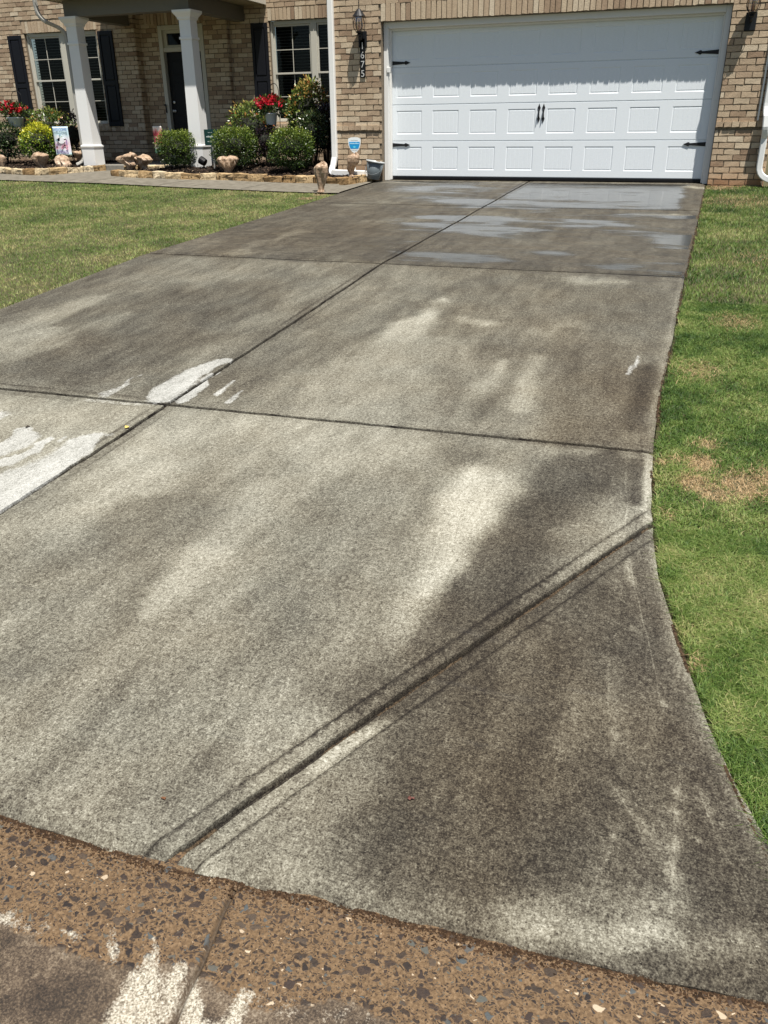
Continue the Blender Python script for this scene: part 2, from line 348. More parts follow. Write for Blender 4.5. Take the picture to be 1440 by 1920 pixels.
def build_driveway():
    ys = np.concatenate([np.arange(.02, -6.8, -.05), np.arange(-6.8, -9.6, -.03), np.arange(-9.6, YB+.01, -.02), [YB]])
    us = np.linspace(0, 1, 206)
    bm = bmesh.new()
    rows = []
    for y in ys:
        l, r = float(ledge(y)), float(redge(y))
        r += .006*(float(vn(y*9, 1., 5))-.5); l += .012*(float(vn(y*9, 7., 5))-.5)
        rows.append([bm.verts.new((l+(r-l)*u, y+(.010*(float(fbm(u*90, 0., 3, 77))-.5) if y < YB+.001 else 0), 0)) for u in us])
    for A, B in zip(rows, rows[1:]):
        for k in range(len(us)-1): bm.faces.new((A[k], B[k], B[k+1], A[k+1]))
    def cut(j, cond):
        p, n = j
        for o in OFF:
            fs = [f for f in bm.faces if cond(f.calc_center_median()) and abs((f.verts[0].co.x-p[0]-n[0]*o)*n[0]+(f.verts[0].co.y-p[1]-n[1]*o)*n[1]) < .12]
            g = list({e for f in fs for e in f.edges}|{v for f in fs for v in f.verts})+fs
            bmesh.ops.bisect_plane(bm, geom=g, dist=1e-5, plane_co=(p[0]+n[0]*o, p[1]+n[1]*o, 0), plane_no=(n[0], n[1], 0))
    yes = lambda c: True
    lowr = lambda c: c.y < -10.3
    cut(J_C, yes); cut(J1, yes); cut(J2, yes); cut(J3, yes); cut(JD, lowr); cut(JL, lambda c: c.y < -10.3 and c.x < 2)
    bm.verts.index_update()
    co = np.array([v.co[:] for v in bm.verts]); faces = [[v.index for v in f.verts] for f in bm.faces]; bm.free()
    X, Y = co[:, 0].copy(), co[:, 1].copy()
    def wob(j, c):
        d_ = (X-j[0][0])*j[1][0]+(Y-j[0][1])*j[1][1]; k_ = c*np.clip(1-np.abs(d_)/.10, 0, 1); t_ = -(X*j[1][1])+Y*j[1][0]
        return k_*(.0055*(fbm(t_*9, d_*6, 3, 91)-.5)+.0035*(fbm(t_*45, d_*30, 2, 92)-.5))*2
    WO = [(j, wob(j, c)) for j, c in ((J_C, X > -9), (J2, X > -9), (J3, X > -9), (JD, (Y < -10.8) & (X > 2.6)))]
    def D(j): return (X-j[0][0])*j[1][0]+(Y-j[0][1])*j[1][1]
    dep = np.zeros(len(X)); near = np.full(len(X), 9.); tool_shade = np.zeros(len(X))
    for j, c in ((J_C, X > -9), (J1, X > -9), (J2, X > -9), (J3, X > -9), (JD, (Y < -10.6) & (X > 2.6)), (JL, (Y < -10.6) & (X < 2))):
        d = D(j)*(1 if j[1][1]-j[1][0] > 0 else -1); depj = np.where(c, jprof(d), 0)
        near = np.where(c, np.minimum(near, np.abs(d)), near)
        # tooled edge is worn away in places
        w = .45+1.1*fbm(X*2.1+3, Y*2.1, 2, 31) if j is JD else 1.9*fbm(X*1.3, Y*1.3+8, 2, 32)-.35
        depj = np.where(np.abs(d) > .0116, depj*np.clip(w, 0, 1.3), depj)
        dep = np.where(np.abs(depj) > np.abs(dep), depj, dep)
        tool_shade = np.maximum(tool_shade, np.where(c, np.exp(-((d-.0635)/.0055)**2)+.7*np.exp(-((d+.065)/.005)**2), 0)*np.clip(w-.35, 0, 1))
    Z = gz(Y)-dep+.004*(fbm(X*1.2, Y*1.2, 2, 4)-.5)
    er = redge(Y)-X; el = X-ledge(Y); eb = Y-YB+.0
    Z -= .008*np.clip(1-er/.03, 0, 1)**2+.008*np.clip(1-el/.03, 0, 1)**2+.02*np.clip(1-eb/.045, 0, 1)**2*(.6+.8*vn(X*14, Y*0, 6))
    # painted wear, and painted shade beside the tooled ridges
    T = np.full(len(X), .495); Wt = np.zeros(len(X)); B = np.full(len(X), .25); K = np.zeros(len(X))
    T = np.where(Y > -10.3, .385, T); T = np.where(Y > -6.83, .31, T); T = np.where((Y < -10.3) & (X < XC), .60, T)
    tri = (D(JD) * np.sign((3.0-JD[0][0])*JD[1][0]+(-11.-JD[0][1])*JD[1][1]) < 0) & (Y < -10.9) & (X > 3)
    T = np.where(tri, .33, T)
    T += .10*(fbm(X*.9, Y*.55, 3, 40)-.5)+.10*(fbm(X*4, Y*2.2, 3, 41)-.5)
    ch = [T, Wt, B, K]; strokes_eval(X, Y, drive_strokes(), ch)
    # wet part near the garage: ragged, reaching further down on the right
    wf = sst(-7.3, -6.0, Y+.5*(fbm(X*1.1, Y*.6, 3, 50)-.5)+.25*sst(1.5, 4.5, X))*sst(.9, 2.9, X+1.2*(fbm(X*.8, Y*.8, 3, 52)-.5)+.45*np.clip(Y+5, 0, 5))
    wf = np.maximum(wf*.95, .45*sst(-7.2, -6.6, Y)*fbm(X*2, Y*1.2, 3, 53))
    wf *= .25+.85*sst(.34, .66, fbm(X*.8, Y*2.0, 4, 51))
    wf = np.maximum(wf, sst(-3.02, -2.94, Y)*sst(2.0, 2.5, X)*(.35+.85*fbm(X*1.6, Y*3, 4, 58)))
    B = B+.35*sst(-7.2, -6.5, Y)
    wf = np.maximum(wf, .34*sst(-7.1, -6.4, Y+.4*(fbm(X*1.5, X*0, 3, 59)-.5)))
    wf *= 1-.75*sst(4.62, 4.80, X+.15*(fbm(X*3, Y*3, 2, 60)-.5))*(Y > -3)
    wf *= 1-.9*sst(-.30, -.12, Y)
    Wt[:] = np.clip(wf, 0, 1)
    T -= .16*np.exp(-(near/.03)**2)*(.3+.9*fbm(X*3, Y*3, 2, 61))
    T -= .50*tool_shade  # dark bands painted as the shade behind the tooled ridges
    T += .10*np.exp(-((near-.020)/.009)**2)*(.2+1.2*fbm(X*4, Y*4, 2, 63))
    T[:] = np.where(near < .0132, .04, T)
    K *= np.where(near < .0132, 0, 1)*np.where((Y < -10.3) & (X > XC), 0, 1)
    T -= .12*np.clip(1-eb/.05, 0, 1)*vn(X*9, Y*9, 62)
    T += .10*np.exp(-((er-.02)/.02)**2)*(Y < -6.8)
    # skirt
    n0 = len(co); co[:, 2] = Z
    sh = seam(X)*sst(-11.9, YB, Y); co[:, 2] += gz(Y+sh)-gz(Y); co[:, 1] += sh
    for j, w_ in WO: co[:, 0] += w_*j[1][0]; co[:, 1] += w_*j[1][1]
    att = np.stack([np.clip(T, 0, 1), Wt, np.clip(B, 0, 1), K], 1)
    # boundary skirt via edge loops
    from collections import Counter
    ec = Counter()
    for f in faces:
        for a_, b_ in zip(f, f[1:]+f[:1]): ec[(min(a_, b_), max(a_, b_))] += 1
    be = [e for e, c in ec.items() if c == 1]; bv = sorted({v for e in be for v in e}); mp = {v: n0+i for i, v in enumerate(bv)}
    low = co[bv].copy(); low[:, 2] -= .10
    co = np.vstack([co, low]); a2 = att[bv].copy(); a2[:, 0] *= .5; att = np.vstack([att, a2])
    faces += [[a_, b_, mp[b_], mp[a_]] for a_, b_ in be]
    m_ = mat('driveway_concrete', (.3,)*3, .85, 0, .3)
    A = N(m_, 'ShaderNodeAttribute', attribute_name='st'); sp = N(m_, 'ShaderNodeSeparateColor'); L(m_, A.outputs['Color'], sp.inputs[0])
    co_ = objcoord(m_); co2 = objcoord(m_, (1, .55, 1)); broom = objcoord(m_, (.16, 1, 1))
    n1 = noise(m_, co_, 210, 3, .65); n2 = noise(m_, co_, 75, 3, .65); n3 = noise(m_, co2, 85, 6, .75); n8 = noise(m_, objcoord(m_, (1, .28, 1)), 9, 7, .62); n4 = noise(m_, broom, 190, 2, .6)
    # sum of grains
    s = math_(m_, 'SUBTRACT', n1, .5); s = math_(m_, 'MULTIPLY', s, 1.05)
    s2 = math_(m_, 'MULTIPLY', math_(m_, 'SUBTRACT', n2, .5), .42); s3 = math_(m_, 'MULTIPLY', math_(m_, 'ADD', math_(m_, 'SUBTRACT', n3, .5), math_(m_, 'MULTIPLY', math_(m_, 'SUBTRACT', n8, .5), .62)), .72)
    s4 = math_(m_, 'MULTIPLY', math_(m_, 'SUBTRACT', n4, .5), .22)
    gsum = math_(m_, 'ADD', math_(m_, 'ADD', s, s2), math_(m_, 'ADD', s3, s4))
    # mildew gathers as dark pin-heads, clean sand grains stay pale
    n6 = noise(m_, co_, 120, 4, .75); n7 = noise(m_, objcoord(m_, (1.3, 1, 1)), 320, 1, .5)
    pit = math_(m_, 'MULTIPLY', math_(m_, 'SUBTRACT', n6, .56), -3.2); pit = math_(m_, 'MINIMUM', pit, 0)
    gr = math_(m_, 'MULTIPLY', math_(m_, 'MAXIMUM', math_(m_, 'SUBTRACT', n7, .66), 0), 1.8)
    tone = math_(m_, 'ADD', sp.outputs[0], math_(m_, 'ADD', gsum, math_(m_, 'ADD', math_(m_, 'ADD', pit, gr), .05)))
    pos = N(m_, 'ShaderNodeNewGeometry'); sxy = N(m_, 'ShaderNodeSeparateXYZ'); L(m_, pos.outputs['Position'], sxy.inputs[0])
    def scratch(a, b, w, amt):
        A_, B_ = ground_at(*a), ground_at(*b); dx, dy = B_.x-A_.x, B_.y-A_.y; ln = math.hypot(dx, dy); dx /= ln; dy /= ln
        al = math_(m_, 'ADD', math_(m_, 'MULTIPLY', math_(m_, 'SUBTRACT', sxy.outputs[0], A_.x), dx/ln), math_(m_, 'MULTIPLY', math_(m_, 'SUBTRACT', sxy.outputs[1], A_.y), dy/ln))
        ac = math_(m_, 'ADD', math_(m_, 'MULTIPLY', math_(m_, 'SUBTRACT', sxy.outputs[0], A_.x), -dy), math_(m_, 'MULTIPLY', math_(m_, 'SUBTRACT', sxy.outputs[1], A_.y), dx))
        ac = math_(m_, 'ADD', ac, math_(m_, 'MULTIPLY', math_(m_, 'SUBTRACT', n8, .5), .05))
        q = math_(m_, 'SUBTRACT', 1, math_(m_, 'DIVIDE', math_(m_, 'ABSOLUTE', ac), w), clamp=True)
        e = math_(m_, 'MULTIPLY', math_(m_, 'MULTIPLY', math_(m_, 'MULTIPLY', al, math_(m_, 'SUBTRACT', 1, al)), 4, ), 1, clamp=True)
        return math_(m_, 'MULTIPLY', math_(m_, 'MULTIPLY', q, math_(m_, 'POWER', math_(m_, 'MAXIMUM', e, 0), .5)), math_(m_, 'MULTIPLY', math_(m_, 'ADD', n6, -.16), amt*.8))
    for sc in (((1268, 1450), (1261, 1770), .008, .55), ((1130, 1450), (1250, 1640), .006, .40), ((1160, 1540), (1100, 1710), .007, .40), ((1178, 1040), (1248, 1350), .0035, .75), ((1300, 1470), (1425, 1760), .0035, .5),
               ((1175, 860), (1172, 1040), .004, .45), ((820, 1480), (800, 1640), .010, .2), ((1060, 1290), (1040, 1500), .008, .3), ((1130, 1150), (1150, 1420), .010, .3), ((700, 1590), (880, 1700), .008, .25),
               ((600, 1150), (470, 1390), .02, -.14), ((760, 1180), (640, 1330), .02, -.16), ((250, 1250), (120, 1460), .03, -.12)):
        tone = math_(m_, 'ADD', tone, scratch(*sc))
    rg = ramp(m_, [(0, (.010, .008, .0065)), (.2, (.029, .0255, .0195)), (.4, (.079, .0725, .056)), (.6, (.172, .1645, .129)), (.8, (.305, .294, .240)), (1, (.48, .467, .402))])
    rb = ramp(m_, [(0, (.011, .007, .0045)), (.2, (.032, .024, .015)), (.4, (.086, .0695, .045)), (.6, (.178, .156, .110)), (.8, (.305, .282, .218)), (1, (.48, .455, .375))])
    L(m_, tone, rg.inputs[0]); L(m_, tone, rb.inputs[0])
    mx = N(m_, 'ShaderNodeMix', data_type='RGBA'); 
    bfac = math_(m_, 'ADD', math_(m_, 'MULTIPLY', sp.outputs[2], .8), math_(m_, 'MULTIPLY', math_(m_, 'SUBTRACT', noise(m_, co_, 2.2, 3), .5), 1.2), clamp=True)
    L(m_, bfac, mx.inputs[0]); L(m_, rg.outputs[0], mx.inputs[6]); L(m_, rb.outputs[0], mx.inputs[7])
    # etched white patches: crisp, noise-broken threshold
    k = math_(m_, 'ADD', A.outputs['Alpha'], math_(m_, 'MULTIPLY', math_(m_, 'ADD', math_(m_, 'SUBTRACT', n3, .5), math_(m_, 'MULTIPLY', math_(m_, 'SUBTRACT', n2, .5), .6)), .95))
    kk = math_(m_, 'MULTIPLY', math_(m_, 'SUBTRACT', k, .38), 2.5, clamp=True)
    kk = math_(m_, 'MULTIPLY', kk, math_(m_, 'ADD', .30, math_(m_, 'ADD', math_(m_, 'MULTIPLY', n6, .55), math_(m_, 'MULTIPLY', n8, .45))), clamp=True)
    wcol = ramp(m_, [(.32, (.15, .15, .13)), (.47, (.34, .34, .315)), (.68, (.52, .52, .49))]); L(m_, math_(m_, 'ADD', n1, math_(m_, 'MULTIPLY', s3, .8)), wcol.inputs[0])
    mk = N(m_, 'ShaderNodeMix', data_type='RGBA'); L(m_, kk, mk.inputs[0]); L(m_, mx.outputs[2], mk.inputs[6]); L(m_, wcol.outputs[0], mk.inputs[7])
    # wet: darker and shiny
    wn = math_(m_, 'ADD', sp.outputs[1], math_(m_, 'MULTIPLY', math_(m_, 'SUBTRACT', noise(m_, objcoord(m_, (.35, 2.4, 1)), 6, 6, .65), .5), 1.3))
    wet = math_(m_, 'MULTIPLY', math_(m_, 'SUBTRACT', wn, .12), 1.45, clamp=True)
    hs = N(m_, 'ShaderNodeHueSaturation'); L(m_, mk.outputs[2], hs.inputs['Color']); L(m_, math_(m_, 'SUBTRACT', 1, math_(m_, 'MULTIPLY', wet, .50)), hs.inputs['Value'])
    hs.inputs['Saturation'].default_value = .97
    L(m_, hs.outputs[0], P(m_).inputs['Base Color'])
    L(m_, math_(m_, 'SUBTRACT', .88, math_(m_, 'MULTIPLY', math_(m_, 'POWER', wet, 1.1), .76)), P(m_).inputs['Roughness'])
    L(m_, math_(m_, 'ADD', .25, math_(m_, 'MULTIPLY', wet, .5)), P(m_).inputs['Specular IOR Level'])
    b = bump(m_, math_(m_, 'ADD', math_(m_, 'MULTIPLY', n1, 1.), math_(m_, 'ADD', math_(m_, 'MULTIPLY', n2, 1.6), math_(m_, 'MULTIPLY', n4, .8))), .55, .0035)
    L(m_, math_(m_, 'SUBTRACT', .55, math_(m_, 'MULTIPLY', wet, .50)), b.inputs['Strength'])
    o = mesh_np('driveway', co, faces, m_, attr=att, attrname='st')
    return struct(o)
build_driveway()

# ------------------------------------------------------------------ street gutter of exposed aggregate
def build_gutter():
    ys = np.concatenate([np.arange(YB+.05, -13.72, -.02)]); xs = np.concatenate([np.arange(-12, 1.4, .25), np.arange(1.4, 4.12, .02), np.arange(4.12, 4.26, .003), np.arange(4.26, 7, .02), np.arange(7, 20, .25)])
    XX, YY = np.meshgrid(xs, ys); X = XX.ravel(); Y = YY.ravel()
    gj = .9*np.interp(X, [4.165, 4.168, 4.172, 4.175], [0, 1, 1, 0])
    jx = 4.168+.03*(np.interp(Y, [-13.2, -12.88], [1, 0]))+.008*(vn(Y*16, Y*0, 2)-.5)
    d = np.abs(X-jx)
    Yo = Y; Y = Y+seam(X); Z = gz(Y)-.017-.012*np.exp(-(d/.005)**2)-.02*np.clip((-13.0-Y)/.7, 0, 1)+.003*(fbm(X*8, Y*8, 3, 2)-.5)
    nx, ny = len(xs), len(ys)
    i = np.arange(nx*ny).reshape(ny, nx)
    F = np.stack([i[:-1, :-1].ravel(), i[1:, :-1].ravel(), i[1:, 1:].ravel(), i[:-1, 1:].ravel()], 1)
    T = np.full(len(X), .0); A = sst(-13.13, -13.07, Yo+.05*(fbm(X*6, Y*2, 3, 12)-.5)*2)   # aggregate zone
    K = np.zeros(len(X)); Bk = np.zeros(len(X))
    ops = []
    a = lambda *q: ops.append(q)
    a(1, 1., .9, [(100, 1840), (-40, 1900)], .12, .7)
    a(1, .9, .9, [(560, 1905), (700, 1915), (840, 1925)], .05, .8)
    a(0, .9, 1., [(0, 1712), (40, 1728), (90, 1742)], [.016, .012, .01], .8); a(0, .8, 1., [(120, 1740), (150, 1756)], .012, .8)
    a(0, .9, 1., [(208, 1735), (214, 1790)], [.005, .014], .7); a(0, .7, 1., [(285, 1750), (285, 1800)], [.006, .012], .7)
    a(0, 1., 1., [(275, 1800), (265, 1850), (240, 1920), (225, 1960)], [.022, .04, .05, .05], .6); a(0, .9, 1., [(340, 1812), (310, 1870)], [.02, .03], .7)
    a(0, 1., 1., [(372, 1835), (365, 1880), (350, 1935)], [.01, .03, .05], .6); a(0, .95, 1., [(465, 1848), (420, 1895), (390, 1930)], [.012, .03, .04], .6)
    a(0, .55, .8, [(500, 1870), (700, 1900)], .03, .9)
    strokes_eval(X, Y, ops, [K, Bk])
    joint = np.exp(-(d/.006)**2)*(.6+.7*fbm(Y*40, Y*0, 2, 9))
    att = np.stack([A, K, joint, Bk], 1)
    m_ = mat('aggregate_gutter', (.2, .15, .1), .7, 0, .4)
    At = N(m_, 'ShaderNodeAttribute', attribute_name='st'); sp = N(m_, 'ShaderNodeSeparateColor'); L(m_, At.outputs['Color'], sp.inputs[0])
    co = objcoord(m_); wz = N(m_, 'ShaderNodeTexNoise'); wz.inputs['Scale'].default_value = 45; L(m_, co, wz.inputs['Vector'])
    vm = N(m_, 'ShaderNodeVectorMath', operation='MULTIPLY_ADD'); vm.inputs[1].default_value = (.022,)*3; L(m_, wz.outputs['Color'], vm.inputs[0]); L(m_, co, vm.inputs[2])
    flat = N(m_, 'ShaderNodeMapping'); flat.inputs['Scale'].default_value = (1, 1.35, 0.0); flat.inputs['Rotation'].default_value = (0, 0, .35); L(m_, vm.outputs[0], flat.inputs[0])
    cols = []; masks = []
    mort = ramp(m_, [(.3, (.050, .028, .012)), (.52, (.130, .080, .038)), (.75, (.225, .150, .083))]); L(m_, noise(m_, co, 130, 4, .7), mort.inputs[0])
    cur = mort.outputs[0]; tot = None
    for sc, prob, off, edge in ((150, .50, 3., .10), (66, .50, 9., .12), (32, .42, 1., .10)):
        mp = N(m_, 'ShaderNodeMapping'); mp.inputs['Location'].default_value = (off, off*.7, 0); L(m_, flat.outputs[0], mp.inputs[0])
        v1 = N(m_, 'ShaderNodeTexVoronoi', voronoi_dimensions='2D', feature='F1'); v2 = N(m_, 'ShaderNodeTexVoronoi', voronoi_dimensions='2D', feature='DISTANCE_TO_EDGE')
        for v in (v1, v2): v.inputs['Scale'].default_value = sc; L(m_, mp.outputs[0], v.inputs['Vector'])
        s3 = N(m_, 'ShaderNodeSeparateColor'); L(m_, v1.outputs['Color'], s3.inputs[0])
        thr = math_(m_, 'MULTIPLY_ADD', s3.outputs[1], .16, edge)
        e = math_(m_, 'MULTIPLY', math_(m_, 'MINIMUM', math_(m_, 'SUBTRACT', v2.outputs['Distance'], thr), math_(m_, 'MULTIPLY', math_(m_, 'SUBTRACT', .46, v1.outputs['Distance']), .8)), 16, clamp=True)
        e = math_(m_, 'MULTIPLY', e, math_(m_, 'ADD', .75, math_(m_, 'MULTIPLY', s3.outputs[1], .25)))
        msk = math_(m_, 'MULTIPLY', e, math_(m_, 'LESS_THAN', s3.outputs[0], prob))
        rc = ramp(m_, [(0, (.012, .008, .007)), (.34, (.024, .015, .012)), (.58, (.017, .012, .010)), (.74, (.052, .038, .027)), (.86, (.070, .072, .062)), (.925, (.055, .065, .068)), (.965, (.45, .36, .25)), (.982, (.025, .019, .017))], 'CONSTANT')
        L(m_, s3.outputs[2], rc.inputs[0])
        mm = N(m_, 'ShaderNodeMix', data_type='RGBA'); L(m_, msk, mm.inputs[0]); L(m_, cur, mm.inputs[6]); L(m_, rc.outputs[0], mm.inputs[7]); cur = mm.outputs[2]
        tot = msk if tot is None else math_(m_, 'MAXIMUM', tot, msk)
    # old street side concrete: brown fuzzy, black stains
    n2 = noise(m_, co, 190, 4, .75); n5 = noise(m_, co, 11, 7, .72)
    oc = ramp(m_, [(.38, (.016, .011, .007)), (.48, (.050, .034, .021)), (.56, (.110, .080, .051)), (.64, (.19, .15, .105)), (.74, (.34, .295, .22))])
    L(m_, math_(m_, 'SUBTRACT', math_(m_, 'ADD', math_(m_, 'MULTIPLY', n2, .62), math_(m_, 'MULTIPLY', n5, .48)), math_(m_, 'MULTIPLY', At.outputs['Alpha'], .07)), oc.inputs[0])
    zone = math_(m_, 'MULTIPLY', math_(m_, 'SUBTRACT', math_(m_, 'ADD', sp.outputs[0], math_(m_, 'MULTIPLY', math_(m_, 'SUBTRACT', noise(m_, co, 60, 3), .5), .9)), .4), 4, clamp=True)
    mz = N(m_, 'ShaderNodeMix', data_type='RGBA'); L(m_, zone, mz.inputs[0]); L(m_, oc.outputs[0], mz.inputs[6]); L(m_, cur, mz.inputs[7])
    streak = noise(m_, objcoord(m_, (1, .4, 1)), 60, 4, .7)
    wk = math_(m_, 'MULTIPLY', math_(m_, 'SUBTRACT', math_(m_, 'ADD', sp.outputs[1], math_(m_, 'MULTIPLY', math_(m_, 'SUBTRACT', math_(m_, 'MULTIPLY', math_(m_, 'ADD', streak, n2), .5), .5), 2.4)), .50), 1.9, clamp=True)
    cream = ramp(m_, [(.36, (.14, .115, .080)), (.47, (.30, .265, .20)), (.62, (.52, .49, .41))]); L(m_, n2, cream.inputs[0])
    mw = N(m_, 'ShaderNodeMix', data_type='RGBA'); L(m_, wk, mw.inputs[0]); L(m_, mz.outputs[2], mw.inputs[6]); L(m_, cream.outputs[0], mw.inputs[7])
    mj = N(m_, 'ShaderNodeMix', data_type='RGBA'); L(m_, math_(m_, 'MULTIPLY', sp.outputs[2], .9), mj.inputs[0]); L(m_, mw.outputs[2], mj.inputs[6]); mj.inputs[7].default_value = (.05, .035, .022, 1)
    L(m_, mj.outputs[2], P(m_).inputs['Base Color'])
    bump(m_, math_(m_, 'ADD', math_(m_, 'MULTIPLY', math_(m_, 'MULTIPLY', tot, zone), .5), math_(m_, 'MULTIPLY', n2, .9)), .6, .003)
    struct(mesh_np('gutter', np.stack([X, Y, Z], 1), F, m_, attr=att, attrname='st'))
build_gutter()

# street, ground
def sheet(name, xs, ys, zf, m_):
    XX, YY = np.meshgrid(xs, ys); X, Y = XX.ravel(), YY.ravel(); nx, ny = len(xs), len(ys); i = np.arange(nx*ny).reshape(ny, nx)
    F = np.stack([i[:-1, :-1].ravel(), i[:-1, 1:].ravel(), i[1:, 1:].ravel(), i[1:, :-1].ravel()], 1)
    return mesh_np(name, np.stack([X, Y, zf(X, Y)], 1), F, m_)
asph = speck('asphalt', (.035, .035, .036), (.075, .073, .07), 160, .9, .5, .004)
struct(sheet('street', np.linspace(-150, 150, 31), np.linspace(-22, -13.71, 12), lambda X, Y: gz(Y)*0-.965+.06*np.sin(np.clip((Y+13.7)/-8.3, 0, 1)*math.pi), asph))
soil = speck('lawn_soil', (.045, .046, .018), (.10, .085, .045), 60, .95, .6, .01)
struct(sheet('terrain', np.linspace(-300, 300, 41), np.linspace(-300, 300, 41), lambda X, Y: X*0-1.75, speck('far_ground', (.05, .075, .025), (.09, .12, .04), 1, .95, 0)))
struct(sheet('verge', np.linspace(-150, 150, 31), np.linspace(-80, -22, 12), lambda X, Y: X*0-.95-(Y+22)*.01*-1, speck('verge_grass', (.05, .08, .02), (.1, .13, .04), 3, .95, 0)))
def build_ground():
    ys = np.concatenate([[-13.0+.12, -12.6], np.arange(-12.4, 2, .25), [3, 6, 12, 25, 60]])
    vs = []; fs = []
    for side in (0, 1):
        n0 = len(vs); w = np.array([0, .02, .06, .2, .5, 1, 2, 3.5, 5, 7, 9, 12, 20, 60, 150.])
        for y in ys:
            for d in w:
                x = float(ledge(y))-.004-d if side == 0 else float(redge(y))+.004+d
                z = float(H(x, y))-.022-.03*math.exp(-d/.03)
                vs.append((x, y, z))
        nw = len(w)
        for r in range(len(ys)-1):
            for c in range(nw-1):
                a = n0+r*nw+c; q = (a, a+1, a+nw+1, a+nw)
                fs.append(q if side else q[::-1])
    return struct(mesh_np('ground', np.array(vs), fs, soil))
build_ground()

# ------------------------------------------------------------------ front walk
NEAR = [ground_at(*q) for q in ((0, 337), (120, 341), (240, 346), (340, 351), (460, 356), (593, 361))]
NX = np.array([p.x for p in NEAR]+[-.17]); NY = np.array([p.y for p in NEAR]+[NEAR[-1].y])
def walk_near(x): return np.interp(x, NX, NY)
FR = [ground_at(*q) for q in ((208, 331), (240, 333.5), (267, 335), (342, 337.5), (422, 339), (509, 343), (585, 345), (657, 347), (690, 342), (706, 335))]
FLp = [ground_at(*q) for q in ((-30, 326), (0, 326.6), (40, 329), (76, 329.7), (105, 328.5), (130, 326), (165, 323.3), (200, 320.8))]
FR = [Vector((p.x, p.y)) for p in FR]; FLp = [Vector((p.x, p.y)) for p in FLp]
print('FR', [tuple(round(c, 2) for c in p) for p in FR]); print('FL', [tuple(round(c, 2) for c in p) for p in FLp]); print('NEAR', NX.round(2), NY.round(2))
def build_walk():
    m_ = speck('walk_concrete', (.11, .098, .075), (.19, .172, .138), 9, .85, .2, .002)
    n = P(m_)
    bm = bmesh.new()
    xs = np.linspace(-7.9, -.175, 60)
    top = []; 
    for x in xs:
        y0 = float(walk_near(x)); ys = [y0, y0+.03]+list(np.linspace(y0+.1, 1.4, 14))
        top.append([bm.verts.new((x, y, float(H(x, y))+(.010 if i else .0))) for i, y in enumerate(ys)])
    for A, B in zip(top, top[1:]):
        for k in range(len(A)-1): bm.faces.new((A[k], B[k], B[k+1], A[k+1]))
    return struct(bmobj('walkway', bm, m_))
build_walk()
# score lines on the walk
bm = bmesh.new()
for x in (-1.9, -3.4, -4.9):
    y0 = float(walk_near(x))
    for k in range(8):
        ya, yb = y0+.02+k*.2, y0+.02+(k+1)*.2
        poly(bm, [(x-.006+.18*k/8, ya, float(H(x, ya))+.0145), (x+.006+.18*k/8, ya, float(H(x, ya))+.0145), (x+.006+.18*(k+1)/8, yb, float(H(x, yb))+.0145), (x-.006+.18*(k+1)/8, yb, float(H(x, yb))+.0145)])
struct(bmobj('walkway_joints', bm, mat('joint_dirt', (.05, .042, .03), .95)))

# ------------------------------------------------------------------ mulch beds
def zb(y): return np.interp(y, [-1.2, -.6, .3, 2.4], [-.055, .015, .10, .14])
def pip(x, y, pl):
    x = np.asarray(x); y = np.asarray(y); c = np.zeros(x.shape, bool)
    for i in range(len(pl)):
        x0, y0 = pl[i]; x1, y1 = pl[i-1]
        if y0 == y1: continue
        k = ((y0 > y) != (y1 > y)) & (x < (x1-x0)*(y-y0)/(y1-y0)+x0); c ^= k
    return c
BEDR = [tuple(p) for p in FR]+[(-.14, -.24), (-.80, -.22), (-.95, 2.4), (-3.7, 2.4), (-3.7, .62), (-4.45, .55), (-4.7, .1), (-5.2, -.12)]
BEDL = [(-12, float(FLp[0].y)+.1)]+[tuple(p) for p in FLp]+[(-6.0, .75), (-6.7, .95), (-6.7, 2.05), (-12, 2.05)]
mulch_m = attr_ramp('mulch', 'v', [(0, (.010, .007, .005)), (.6, (.030, .019, .013)), (.9, (.07, .045, .03)), (1, (.20, .15, .10))], .95, .2)
def build_mulch(pl, n, nm):
    bm = bmesh.new(); f = bm.faces.new([bm.verts.new((x, y, 0)) for x, y in pl]); bmesh.ops.triangulate(bm, faces=[f])
    for _ in range(4): bmesh.ops.subdivide_edges(bm, edges=[e for e in bm.edges if e.calc_length() > .25], cuts=1, use_grid_fill=False); bmesh.ops.triangulate(bm, faces=bm.faces[:])
    bm.verts.index_update(); v = np.array([q.co[:] for q in bm.verts]); fs = [[q.index for q in ff.verts] for ff in bm.faces]; bm.free()
    v[:, 2] = zb(v[:, 1])+.02*(fbm(v[:, 0]*4, v[:, 1]*4, 2, 3)-.5)
    att = list(.25+0*v[:, 0])
    xs = [p[0] for p in pl]; ys = [p[1] for p in pl]
    x = RNG.uniform(max(min(xs), -9.5), max(xs), n*2); y = RNG.uniform(min(ys), max(ys), n*2); k = pip(x, y, pl); x = x[k]; y = y[k]
    c = len(x); z = zb(y)+RNG.uniform(-.004, .022, c); a = RNG.uniform(0, math.pi, c); l = RNG.uniform(.012, .04, c); w = RNG.uniform(.004, .010, c); tl = RNG.uniform(-.5, .5, c)
    dx, dy = np.cos(a), np.sin(a)
    q = []
    for sl, sw in ((-1, -1), (1, -1), (1, 1), (-1, 1)):
        q.append(np.stack([x+dx*l*sl-dy*w*sw, y+dy*l*sl+dx*w*sw, z+tl*l*sl+.004*sw], 1))
    q = np.stack(q, 1).reshape(-1, 3); F = (np.arange(c*4).reshape(c, 4)+len(v)).tolist()
    cv = np.repeat(RNG.random(c)**1.6, 4)
    o = mesh_np(nm, np.vstack([v, q]), fs+F, mulch_m, attr=np.concatenate([att, cv]))
    return stuff(o)
build_mulch(BEDR, 5200, 'mulch'); build_mulch(BEDL, 4200, 'mulch')

